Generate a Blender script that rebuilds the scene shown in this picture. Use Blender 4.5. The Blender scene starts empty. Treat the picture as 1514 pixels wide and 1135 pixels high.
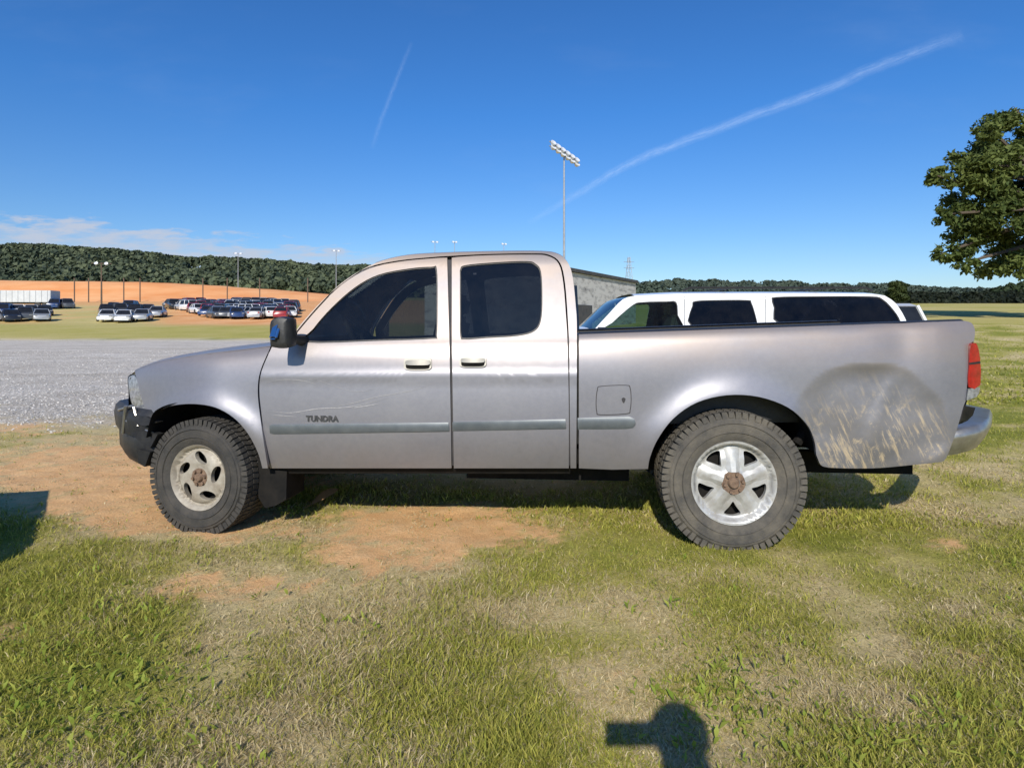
import bpy, bmesh, math, random
import numpy as np
from mathutils import Vector, Matrix
from mathutils.geometry import tessellate_polygon
random.seed(7); rng = np.random.default_rng(7)
F = 900.0; CX = 757.0; HY = 476.0; EYE = 1.36
PI = math.pi
col = bpy.context.scene.collection
scene = bpy.context.scene

# ---------------------------------------------------------------- helpers
def tag(o, label=None, cat=None, group=None, kind=None):
    if label: o['label'] = label
    if cat: o['category'] = cat
    if group: o['group'] = group
    if kind: o['kind'] = kind
    return o

def empty(name, loc=(0, 0, 0), rz=0, parent=None):
    o = bpy.data.objects.new(name, None); col.objects.link(o)
    o.location = loc; o.rotation_euler = (0, 0, rz); o.parent = parent
    o.empty_display_size = 0.1
    return o

def link(name, me, m, parent=None):
    o = bpy.data.objects.new(name, me); col.objects.link(o)
    if m: me.materials.append(m)
    o.parent = parent
    return o

def copy_tree(o, parent=None):
    c = o.copy(); col.objects.link(c); c.parent = parent
    for ch in list(o.children): copy_tree(ch, c)
    return c

class MB:
    def __init__(s): s.v = []; s.f = []
    def add(s, vs, fs):
        n = len(s.v); s.v += [tuple(p) for p in vs]; s.f += [tuple(i + n for i in f) for f in fs]
    def box(s, c, size, rot=None):
        x, y, z = [k / 2 for k in size]
        vs = [Vector(p) for p in [(-x,-y,-z),(x,-y,-z),(x,y,-z),(-x,y,-z),(-x,-y,z),(x,-y,z),(x,y,z),(-x,y,z)]]
        if rot is not None: vs = [rot @ p for p in vs]
        s.add([p + Vector(c) for p in vs], [(3,2,1,0),(4,5,6,7),(0,1,5,4),(1,2,6,5),(2,3,7,6),(3,0,4,7)])
    def hexa(s, pts):
        s.add(pts, [(3,2,1,0),(4,5,6,7),(0,1,5,4),(1,2,6,5),(2,3,7,6),(3,0,4,7)])
    def tube(s, pts, r, n=8):
        pts = [Vector(p) for p in pts]
        rs = r if isinstance(r, (list, tuple)) else [r] * len(pts)
        vs = []; fs = []
        for i, p in enumerate(pts):
            d = (pts[min(i+1, len(pts)-1)] - pts[max(i-1, 0)]).normalized()
            a = d.orthogonal().normalized() if abs(d.z) < .95 else Vector((1,0,0))
            a = (a - d * a.dot(d)).normalized(); b = d.cross(a)
            for k in range(n):
                t = 2 * PI * k / n
                vs.append(p + (a * math.cos(t) + b * math.sin(t)) * rs[i])
        for i in range(len(pts) - 1):
            for k in range(n):
                k2 = (k + 1) % n
                fs.append((i*n+k, i*n+k2, (i+1)*n+k2, (i+1)*n+k))
        fs.append(tuple(range(n))[::-1]); fs.append(tuple((len(pts)-1)*n + k for k in range(n)))
        s.add(vs, fs)
    def lathe(s, prof, n=48, closed=False):      # about the Y axis
        vs = []; fs = []
        for k in range(n):
            a = 2 * PI * k / n
            for r, y in prof: vs.append((r * math.cos(a), y, r * math.sin(a)))
        m = len(prof)
        for k in range(n):
            k2 = (k + 1) % n
            for j in range(m if closed else m - 1):
                j2 = (j + 1) % m
                fs.append((k*m+j, k2*m+j, k2*m+j2, k*m+j2))
        s.add(vs, fs)
    def build(s, name, m, parent=None, smooth=35, bevel=0, seg=2):
        me = bpy.data.meshes.new(name); me.from_pydata(s.v, [], s.f)
        bm = bmesh.new(); bm.from_mesh(me); bmesh.ops.recalc_face_normals(bm, faces=bm.faces[:])
        if bevel:
            bmesh.ops.bevel(bm, geom=bm.edges[:], offset=bevel, segments=seg, affect='EDGES', clamp_overlap=True)
        bm.to_mesh(me); bm.free()
        if smooth:
            me.polygons.foreach_set('use_smooth', [True] * len(me.polygons))
            me.set_sharp_from_angle(angle=math.radians(smooth))
        me.update()
        return link(name, me, m, parent)

def from_arrays(name, V, Fc, m, parent=None, cols=None, smooth=False):
    me = bpy.data.meshes.new(name)
    n, k = Fc.shape
    me.vertices.add(len(V)); me.vertices.foreach_set('co', np.ascontiguousarray(V, dtype=np.float32).ravel())
    me.loops.add(n * k); me.loops.foreach_set('vertex_index', np.ascontiguousarray(Fc, dtype=np.int32).ravel())
    me.polygons.add(n); me.polygons.foreach_set('loop_start', (np.arange(n) * k).astype(np.int32))
    me.polygons.foreach_set('use_smooth', np.full(n, smooth))
    if cols is not None:
        a = me.attributes.new('tint', 'FLOAT_COLOR', 'POINT')
        c = np.ones((len(V), 4), dtype=np.float32); c[:, :cols.shape[1]] = cols
        a.data.foreach_set('color', c.ravel())
    me.update(calc_edges=True); me.validate()
    return link(name, me, m, parent)

def spline1(xs, ys):
    xs = list(map(float, xs)); ys = list(map(float, ys)); n = len(xs)
    d = []
    for i in range(n):
        if i == 0: d.append((ys[1]-ys[0])/(xs[1]-xs[0]))
        elif i == n-1: d.append((ys[-1]-ys[-2])/(xs[-1]-xs[-2]))
        else: d.append((ys[i+1]-ys[i-1])/(xs[i+1]-xs[i-1]))
    def f(x):
        if x <= xs[0]: return ys[0] + d[0]*(x-xs[0])
        if x >= xs[-1]: return ys[-1] + d[-1]*(x-xs[-1])
        i = 0
        while x > xs[i+1]: i += 1
        h = xs[i+1]-xs[i]; t = (x-xs[i])/h
        return ((2*t**3-3*t*t+1)*ys[i] + (t**3-2*t*t+t)*h*d[i] + (-2*t**3+3*t*t)*ys[i+1] + (t**3-t*t)*h*d[i+1])
    return f

def sm(pts, n=5):                      # open Catmull-Rom through 2-D points
    out = []
    P = [pts[0]] + list(pts) + [pts[-1]]
    for i in range(1, len(P)-2):
        p0, p1, p2, p3 = P[i-1], P[i], P[i+1], P[i+2]
        for k in range(n):
            t = k / n
            out.append(tuple(.5*((2*p1[j]) + (-p0[j]+p2[j])*t + (2*p0[j]-5*p1[j]+4*p2[j]-p3[j])*t*t + (-p0[j]+3*p1[j]-3*p2[j]+p3[j])*t**3) for j in (0, 1)))
    out.append(tuple(pts[-1]))
    return out
def closed(pts, n=5):
    N_ = len(pts); out = []
    for i in range(N_):
        p0, p1, p2, p3 = pts[i-1], pts[i], pts[(i+1) % N_], pts[(i+2) % N_]
        for k in range(n):
            t = k / n
            out.append(tuple(.5*((2*p1[j]) + (-p0[j]+p2[j])*t + (2*p0[j]-5*p1[j]+4*p2[j]-p3[j])*t*t + (-p0[j]+3*p1[j]-3*p2[j]+p3[j])*t**3) for j in (0, 1)))
    return out

def panel(name, outline, fmap, m, parent, cell, holes=(), thick=None, facedir=(0,-1,0), attr=None):
    loops = [[Vector((p[0], p[1], 0)) for p in outline]] + [[Vector((p[0], p[1], 0)) for p in h] for h in holes]
    flat = [v for l in loops for v in l]
    bm = bmesh.new(); bv = [bm.verts.new(v) for v in flat]
    for t in tessellate_polygon(loops):
        try: bm.faces.new([bv[i] for i in t])
        except ValueError: pass
    for ax in (0, 1):
        lo = min(p[ax] for p in outline); hi = max(p[ax] for p in outline)
        k = math.floor(lo / cell) + 1
        while k * cell < hi:
            co = [0, 0, 0]; no = [0, 0, 0]; co[ax] = k * cell + 1e-4 * cell; no[ax] = 1
            bmesh.ops.bisect_plane(bm, geom=bm.verts[:] + bm.edges[:] + bm.faces[:], plane_co=co, plane_no=no)
            k += 1
    fd = Vector(facedir); e = cell * .05
    nrm = []; att = []
    for v in bm.verts:
        x, y = v.co.x, v.co.y
        p = fmap(x, y)
        n = (fmap(x+e, y) - fmap(x-e, y)).cross(fmap(x, y+e) - fmap(x, y-e))
        if n.dot(fd) < 0: n = -n
        nrm.append(n.normalized()); att.append(attr(x, y) if attr else 0)
        v.co = p
    bm.normal_update()
    for f in bm.faces:
        if f.normal.dot(fd) < 0: f.normal_flip()
    if thick is not None:
        th = Vector(thick); mp = {}
        for ed in [ed for ed in bm.edges if ed.is_boundary]:
            for v in ed.verts:
                if v not in mp: mp[v] = (bm.verts.new(v.co), bm.verts.new(v.co + th))
            a, b = ed.verts
            try: bm.faces.new((mp[a][0], mp[b][0], mp[b][1], mp[a][1]))
            except ValueError: pass
    me = bpy.data.meshes.new(name)
    bm.verts.index_update(); bm.to_mesh(me); nv = len(bm.verts); bm.free()
    nrm += [Vector((0, 0, 0))] * (nv - len(nrm)); att += [0] * (nv - len(att))
    me.polygons.foreach_set('use_smooth', [True] * len(me.polygons))
    if attr:
        a = me.attributes.new('scrape', 'FLOAT', 'POINT'); a.data.foreach_set('value', att)
    me.normals_split_custom_set_from_vertices([tuple(n) for n in nrm])
    return link(name, me, m, parent)

def loft(name, L, R, m, parent, n=14, bulge=None):
    vs = []; fs = []; k = len(L)
    for i in range(k):
        for j in range(n + 1):
            t = j / n; p = L[i].lerp(R[i], t)
            if bulge: p = p + Vector(bulge(i / (k-1), t))
            vs.append(p)
    for i in range(k-1):
        for j in range(n):
            a = i*(n+1)+j
            fs.append((a, a+1, a+n+2, a+n+1))
    mb = MB(); mb.add(vs, fs)
    return mb.build(name, m, parent, smooth=50)

class Frame:
    def __init__(s, m, Y0, X0):
        s.ang = math.atan(m); s.c = math.cos(s.ang); s.s = math.sin(s.ang)
        s.nx, s.ny = -s.s, s.c
        s.o = (X0, Y0 + m * X0); s.C = s.nx * s.o[0] + s.ny * s.o[1]
    def T(s, px, py, v=0.0):
        a = (px - CX) / F; b = (HY - py) / F
        t = (s.C + v) / (a * s.nx + s.ny)
        dx = a * t - s.o[0]; dy = t - s.o[1]
        return Vector((dx * s.c + dy * s.s, v, EYE + b * t))

# ---------------------------------------------------------------- noise / terrain
def _h(i, j, s):
    v = np.sin(i * 127.1 + j * 311.7 + s * 74.7) * 43758.5453
    return v - np.floor(v)
def vnoise(x, y, s=0):
    xi = np.floor(x); yi = np.floor(y); fx = x - xi; fy = y - yi
    fx = fx*fx*(3-2*fx); fy = fy*fy*(3-2*fy)
    return (_h(xi,yi,s)*(1-fx)+_h(xi+1,yi,s)*fx)*(1-fy) + (_h(xi,yi+1,s)*(1-fx)+_h(xi+1,yi+1,s)*fx)*fy
def fbm(x, y, s=0, o=4):
    r = 0; a = .5; t = 0
    for k in range(o):
        r = r + a * vnoise(x*2**k, y*2**k, s+k*3); t += a; a *= .5
    return r / t
def ss(a, b, x):
    t = np.clip((x - a) / (b - a), 0, 1); return t*t*(3-2*t)
def terrain(x, y):
    x = np.asarray(x, float); y = np.asarray(y, float)
    l = np.interp(y, [-9e3, 42, 52, 62, 70, 125, 150, 180, 420, 9e3], [0, 0, .45, .95, 1.2, 5.3, 6.6, 8.5, 17, 30])
    r = np.interp(y, [-9e3, 10, 16, 60, 220, 700, 9e3], [0, 0, .12, 1.8, 8.2, 16, 40])
    w = ss(-.12, .1, x / np.maximum(y, 1))
    near = ss(22, 8, y) * ss(-3, 0, y)
    return l*(1-w) + r*w + near*((fbm(x*1.3, y*1.3, 5)-.5)*.05 + (fbm(x*7, y*7, 9)-.5)*.024)
def tz(x, y): return float(terrain(x, y))

BL = [(130,705,155,52,1.05),(215,752,95,38,.95),(60,640,120,24,.45),(330,778,115,22,.8),(640,778,165,27,1.0),(590,816,100,34,.74),(745,795,50,22,.62),(430,875,120,20,.48),(540,705,260,18,.3),
      (15,935,35,16,.6),(1435,965,40,14,.35),(900,985,60,22,.3),(1395,805,30,10,.35),(290,868,90,18,.4),(520,960,70,18,.3)]
def pxpy(x, y):
    yy = np.maximum(y, .6)
    return CX + F*x/yy, HY + F*EYE/yy
def dirtraw(x, y):
    px, py = pxpy(x, y); d = np.zeros_like(px)
    for bx, by, rx, ry, a in BL:
        e = ((px-bx)/rx)**2 + ((py-by)/ry)**2
        d = np.maximum(d, a*np.clip(1.3-e*.6, 0, 1.05))
    return d*(y > .6)
def dirt(x, y):
    d = dirtraw(x, y)
    n = fbm(x*1.9, y*1.9, 21); n2 = fbm(x*8, y*8, 31); n3 = fbm(x*28, y*28, 33)
    return ss(.40, 1.0, d + (n-.5)*1.2 + (n2-.5)*1.2 + (n3-.5)*1.0) * (d > .03)
def gravel(x, y):
    n = fbm(x*.7, y*.7, 41); n2 = fbm(x*3, y*3, 43)
    lo = np.where(x < -3, 8.0 + ss(-6.6,-4.2,x)*1.4, 9.2)
    return ss(-1.3, 1.5, y - lo + (n-.5)*4.0 + (n2-.5)*2.0) * ss(2.0, -2.0, y - 44 + (n-.5)*3) * ss(-.5, -2.5, x + (n-.5)*2)
def dry(x, y):
    px, py = pxpy(x, y)
    a = fbm(x*.9+4, y*.9, 51); b = fbm(x*3.1, y*3.1, 61)
    d = .53 + (a-.5)*1.6 + (b-.5)*1.3
    d = d + .36*np.exp(-((px-840)/330)**2 - ((py-1000)/160)**2) + .4*np.exp(-((px-560)/300)**2 - ((py-880)/70)**2)
    d = d + .5*np.exp(-((px-90)/200)**2 - ((py-620)/45)**2) + .18*np.exp(-((px-1350)/120)**2-((py-800)/60)**2)
    d = d - .45*np.exp(-((px-110)/170)**2 - ((py-960)/110)**2) - .35*np.exp(-((px-1420)/160)**2-((py-600)/90)**2)
    d = d + .55*np.clip(dirtraw(x, y), 0, 1)
    return np.clip(d, 0, 1)
def clay(x, y):
    px, py = pxpy(x, y); n = fbm(x*.08, y*.08, 71); n2 = fbm(x*.3, y*.2, 73)
    a = ss(215, 255, px+(n-.5)*60) * ss(60, 72, y+(n-.5)*22)
    b = .8*ss(106, 120, y+(n2-.5)*14)
    c = .6*ss(.55, .65, n2)*ss(64, 74, y)
    return np.maximum(np.maximum(a, b), c) * ss(.3, -.3, x/np.maximum(y,1)+.05)

# ---------------------------------------------------------------- materials
def nodes(name):
    m = bpy.data.materials.new(name); m.use_nodes = True
    nt = m.node_tree; nt.nodes.clear()
    o = nt.nodes.new('ShaderNodeOutputMaterial')
    return m, nt, o
def N(nt, t, **k):
    n = nt.nodes.new(t)
    for a, b in k.items(): setattr(n, a, b)
    return n
def lk(nt, a, b): nt.links.new(a, b)
def ramp(nt, src, stops, interp='LINEAR'):
    r = N(nt, 'ShaderNodeValToRGB'); r.color_ramp.interpolation = interp
    el = r.color_ramp.elements
    while len(el) < len(stops): el.new(.5)
    for e, (p, c) in zip(el, stops):
        e.position = p; e.color = c if len(c) == 4 else (*c, 1)
    if src is not None: lk(nt, src, r.inputs[0])
    return r.outputs[0]
def mixc(nt, fac, a, b, mode='MIX'):
    n = N(nt, 'ShaderNodeMix', data_type='RGBA', blend_type=mode)
    for sock, v in ((n.inputs[0], fac), (n.inputs[6], a), (n.inputs[7], b)):
        if hasattr(v, 'is_linked'): lk(nt, v, sock)
        elif isinstance(v, (int, float)): sock.default_value = v
        else: sock.default_value = (*v, 1) if len(v) == 3 else v
    return n.outputs[2]
def math_(nt, op, a, b=None, clamp=False, c=None):
    n = N(nt, 'ShaderNodeMath', operation=op, use_clamp=clamp)
    for s, v in zip(n.inputs, (a, b, c)):
        if v is None: continue
        if hasattr(v, 'is_linked'): lk(nt, v, s)
        else: s.default_value = v
    return n.outputs[0]
def madd(nt, a, b, c, clamp=False): return math_(nt, 'MULTIPLY_ADD', a, b, clamp, c)
def noise_(nt, scale, detail=4, rough=.6, vec=None, mapping=None, rot=None):
    n = N(nt, 'ShaderNodeTexNoise'); n.inputs['Scale'].default_value = scale
    n.inputs['Detail'].default_value = detail; n.inputs['Roughness'].default_value = rough
    if vec is None:
        tc = N(nt, 'ShaderNodeTexCoord'); vec = tc.outputs['Object']
    if rot:
        mp = N(nt, 'ShaderNodeMapping'); mp.inputs['Rotation'].default_value = rot
        lk(nt, vec, mp.inputs[0]); vec = mp.outputs[0]
    if mapping:
        mp = N(nt, 'ShaderNodeMapping'); mp.inputs['Scale'].default_value = mapping
        lk(nt, vec, mp.inputs[0]); vec = mp.outputs[0]
    lk(nt, vec, n.inputs['Vector'])
    return n.outputs['Fac']
def N_rgb(nt, s):
    n = N(nt, 'ShaderNodeRGBToBW'); lk(nt, s, n.inputs[0]); return n.outputs[0]
def mat(name, c, rough=.6, metal=0, c2=None, scale=8, bump=0, bscale=60, spec=.5, coat=0, mapping=None, lo=.35, hi=.65):
    m, nt, o = nodes(name)
    p = N(nt, 'ShaderNodeBsdfPrincipled'); lk(nt, p.outputs[0], o.inputs[0])
    p.inputs['Roughness'].default_value = rough; p.inputs['Metallic'].default_value = metal
    p.inputs['Specular IOR Level'].default_value = spec; p.inputs['Coat Weight'].default_value = coat
    c2 = c2 or tuple(k*.82 for k in c)
    f = noise_(nt, scale, 5, .65, mapping=mapping)
    lk(nt, ramp(nt, f, [(lo, c), (hi, c2)]), p.inputs['Base Color'])
    if bump:
        b = N(nt, 'ShaderNodeBump'); b.inputs['Strength'].default_value = bump; b.inputs['Distance'].default_value = .02
        lk(nt, noise_(nt, bscale, 4, .6), b.inputs['Height']); lk(nt, b.outputs[0], p.inputs['Normal'])
    return m
def glass(name, tint, rough=.02, refl=1.5):
    m, nt, o = nodes(name)
    t = N(nt, 'ShaderNodeBsdfTransparent'); t.inputs[0].default_value = (*tint, 1)
    g = N(nt, 'ShaderNodeBsdfGlossy')
    fr = N(nt, 'ShaderNodeFresnel'); fr.inputs[0].default_value = refl
    d = N(nt, 'ShaderNodeBsdfDiffuse'); d.inputs[0].default_value = (.35, .32, .28, 1)
    mx = N(nt, 'ShaderNodeMixShader'); lk(nt, fr.outputs[0], mx.inputs[0]); lk(nt, t.outputs[0], mx.inputs[1]); lk(nt, g.outputs[0], mx.inputs[2])
    g.inputs[0].default_value = (.95, .95, .95, 1)
    lk(nt, madd(nt, noise_(nt, 3, 3), .05, rough), g.inputs['Roughness'])
    mx2 = N(nt, 'ShaderNodeMixShader'); lk(nt, madd(nt, noise_(nt, 5, 6, .7), .05, -.012, True), mx2.inputs[0]); lk(nt, mx.outputs[0], mx2.inputs[1]); lk(nt, d.outputs[0], mx2.inputs[2])
    lk(nt, mx2.outputs[0], o.inputs[0])
    return m
def foliage(name, trans=.25, rough=.7):
    m, nt, o = nodes(name)
    a = N(nt, 'ShaderNodeAttribute', attribute_name='tint')
    d = N(nt, 'ShaderNodeBsdfPrincipled'); d.inputs['Roughness'].default_value = rough; d.inputs['Specular IOR Level'].default_value = .25
    t = N(nt, 'ShaderNodeBsdfTranslucent')
    c = mixc(nt, noise_(nt, 1.7, 3), a.outputs[0], mixc(nt, .25, a.outputs[0], (0, 0, 0)))
    lk(nt, c, d.inputs['Base Color']); lk(nt, a.outputs[0], t.inputs[0])
    mx = N(nt, 'ShaderNodeMixShader'); mx.inputs[0].default_value = trans
    lk(nt, d.outputs[0], mx.inputs[1]); lk(nt, t.outputs[0], mx.inputs[2]); lk(nt, mx.outputs[0], o.inputs[0])
    return m

def paint_mat():
    m, nt, o = nodes('taupe_silver_glare_paint')
    p = N(nt, 'ShaderNodeBsdfPrincipled'); lk(nt, p.outputs[0], o.inputs[0])
    at = N(nt, 'ShaderNodeAttribute', attribute_name='scrape')
    base = ramp(nt, noise_(nt, 2.2, 5, .6), [(.3, (.222,.220,.252)), (.7, (.268,.262,.284))])
    base = mixc(nt, .12, base, ramp(nt, noise_(nt, 30, 5, .7), [(.35, (.17,.165,.17)), (.65, (.37,.35,.34))]))
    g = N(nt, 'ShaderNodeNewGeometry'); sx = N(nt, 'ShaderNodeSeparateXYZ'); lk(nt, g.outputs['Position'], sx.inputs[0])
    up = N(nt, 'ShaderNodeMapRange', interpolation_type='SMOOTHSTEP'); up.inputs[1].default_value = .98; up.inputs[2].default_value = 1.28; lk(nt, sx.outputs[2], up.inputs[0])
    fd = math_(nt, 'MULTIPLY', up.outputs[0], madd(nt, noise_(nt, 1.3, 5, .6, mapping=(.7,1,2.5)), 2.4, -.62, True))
    base = mixc(nt, math_(nt, 'MULTIPLY', fd, .8), base, (.37, .28, .21))  # warm glare on the upper panels, painted in as patchy tan
    low = N(nt, 'ShaderNodeMapRange'); low.inputs[1].default_value = .8; low.inputs[2].default_value = .42; lk(nt, sx.outputs[2], low.inputs[0])
    du = math_(nt, 'MULTIPLY', low.outputs[0], math_(nt, 'MULTIPLY', noise_(nt, 6, 6, .7), .55))
    base = mixc(nt, du, base, (.22, .175, .135))
    dk = ramp(nt, noise_(nt, 4, 6, .65, mapping=(1,1,1.6)), [(.3, (.11,.115,.128)), (.7, (.185,.182,.19))])
    c = mixc(nt, math_(nt, 'MULTIPLY', at.outputs['Fac'], .8, True), base, dk)
    st = N_rgb(nt, ramp(nt, noise_(nt, 1.0, 7, .72, mapping=(40, 3, 5), rot=(0, .45, 0)), [(.51, (0,0,0)), (.62, (1,1,1))]))
    patch = N(nt, 'ShaderNodeMapRange', interpolation_type='SMOOTHSTEP'); lk(nt, noise_(nt, 3.4, 5, .65, mapping=(1.4,1,1)), patch.inputs[0]); patch.inputs[1].default_value = .36; patch.inputs[2].default_value = .54
    st = math_(nt, 'MULTIPLY', st, patch.outputs[0])
    st = math_(nt, 'MAXIMUM', st, N_rgb(nt, ramp(nt, noise_(nt, 1.0, 7, .75, mapping=(12, 3, 9), rot=(0, -.6, 0)), [(.56, (0,0,0)), (.67, (1,1,1))])))
    lowm = N(nt, 'ShaderNodeMapRange', interpolation_type='SMOOTHSTEP'); lowm.inputs[1].default_value = 1.04; lowm.inputs[2].default_value = .70; lk(nt, sx.outputs[2], lowm.inputs[0])
    st2 = math_(nt, 'MULTIPLY', math_(nt, 'MULTIPLY', math_(nt, 'POWER', at.outputs['Fac'], .8), st), madd(nt, lowm.outputs[0], .95, .2))
    # a film of dried mud low in the dent
    mud = math_(nt, 'MULTIPLY', math_(nt, 'MULTIPLY', at.outputs['Fac'], lowm.outputs[0]), madd(nt, noise_(nt, 5, 6, .7), 1.6, -.6, True))
    c = mixc(nt, math_(nt, 'MULTIPLY', mud, .6, True), c, (.30, .24, .17))
    c = mixc(nt, math_(nt, 'MULTIPLY', st2, .95, True), c, (.50, .40, .27))
    lk(nt, c, p.inputs['Base Color'])
    lk(nt, madd(nt, at.outputs['Fac'], .16, .40), p.inputs['Roughness'])
    lk(nt, madd(nt, at.outputs['Fac'], -.34, .43), p.inputs['Metallic'])
    lk(nt, madd(nt, at.outputs['Fac'], -.2, .2, True), p.inputs['Coat Weight']); p.inputs['Coat Roughness'].default_value = .16
    return m

M = {}
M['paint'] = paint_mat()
M['rubber'] = mat('tyre_rubber', (.033,.032,.03), .8, c2=(.065,.058,.05), scale=9, bump=.3, bscale=90)
M['dusty_rubber'] = mat('dusty_tyre_rubber', (.06,.056,.05), .85, c2=(.13,.114,.09), scale=7, bump=.3, bscale=90)
M['alloy'] = mat('silver_alloy', (.52,.52,.51), .42, .3, c2=(.38,.36,.33), scale=14)
M['cream_rim'] = mat('dusty_cream_rim', (.42,.385,.32), .6, .1, c2=(.28,.24,.19), scale=14)
M['rust'] = mat('rusty_iron', (.25,.165,.11), .85, .1, c2=(.14,.09,.06), scale=40, bump=.4, bscale=120)
M['black_plastic'] = mat('black_plastic', (.015,.015,.016), .5, c2=(.028,.027,.026), scale=20, bump=.08)
M['mirror_chrome'] = mat('polished_chrome_cap', (.62,.65,.70), .08, 1, c2=(.55,.58,.63), scale=4)
M['under'] = mat('dark_underbody', (.008,.008,.008), .95, c2=(.018,.016,.014), scale=10, spec=.2)
M['seam'] = mat('dark_door_seam', (.035,.033,.036), .8, c2=(.055,.05,.05), scale=10)
M['letter'] = mat('dark_grey_lettering', (.06,.06,.065), .35, .4, c2=(.10,.10,.105), scale=30)
M['chrome'] = mat('worn_chrome', (.42,.40,.37), .32, .75, c2=(.30,.28,.25), scale=12, bump=.12, bscale=9)
M['trim'] = mat('grey_side_trim', (.095,.11,.122), .40, .15, c2=(.135,.15,.16), scale=10)
M['handle'] = mat('champagne_handle', (.40,.365,.31), .4, .3, c2=(.33,.31,.27), scale=15)
M['glass_front'] = glass('smoked_glass', (.27,.30,.30))
M['glass_dark'] = glass('dark_tinted_glass', (.05,.055,.065), refl=1.6)
M['suv_glass'] = glass('black_privacy_glass', (.03,.035,.05), refl=1.45)
M['suv_clear'] = glass('green_tint_glass', (.36,.5,.47), refl=1.25)
M['red_lens'] = mat('red_tail_lens', (.40,.008,.01), .15, c2=(.24,.006,.008), scale=30, coat=.6)
M['clear_lens'] = mat('clear_lens', (.34,.35,.37), .12, .2, c2=(.13,.135,.145), scale=40, coat=.8)
M['interior'] = mat('dark_cabin_trim', (.03,.03,.032), .9, c2=(.05,.048,.046), scale=10)
M['seat'] = mat('dark_seat_cloth', (.055,.05,.05), .95, c2=(.08,.072,.07), scale=40, bump=.2)
M['scratch'] = mat('pale_scratch', (.38,.365,.365), .5, c2=(.25,.245,.26), scale=60)
M['white_paint'] = mat('white_car_paint', (.80,.80,.79), .28, c2=(.74,.74,.73), scale=4, coat=.4)
M['trailer'] = mat('greyed_white_panel', (.58,.59,.60), .5, c2=(.48,.49,.50), scale=.8)
M['steel'] = mat('galvanised_steel', (.42,.43,.44), .5, .5, c2=(.33,.34,.35), scale=5)
M['lamp'] = mat('pale_lamp_housing', (.75,.76,.78), .35, .1, c2=(.62,.63,.65), scale=6)
M['bark'] = mat('oak_bark', (.12,.09,.065), .9, c2=(.07,.055,.04), scale=6, bump=.6, bscale=14, mapping=(4,4,1))
M['leaf'] = foliage('oak_leaves', .26)
M['forest'] = foliage('distant_foliage', .1)
M['grass'] = foliage('grass_blades', .38)
M['wall'] = mat('weathered_block_wall', (.58,.56,.54), .9, c2=(.14,.135,.14), scale=1.0, bump=.3, bscale=12, mapping=(1.0,1.0,3.0), lo=.48, hi=.70)
M['roofing'] = mat('dark_roof_edge', (.05,.05,.055), .7, c2=(.09,.085,.085), scale=3)
M['wood_pole'] = mat('weathered_wood', (.16,.11,.08), .9, c2=(.1,.075,.055), scale=8)
M['cloth'] = mat('dark_cloth', (.06,.07,.1), .95, c2=(.045,.05,.08), scale=30)
M['hair'] = mat('dark_hair', (.03,.02,.015), .6, scale=40)
M['dead_leaf'] = mat('dead_leaf', (.30,.17,.07), .8, c2=(.2,.11,.05), scale=40)
M['suv_black'] = mat('black_car_glass', (.012,.013,.016), .2, c2=(.02,.022,.026), scale=3, spec=.3)

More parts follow.
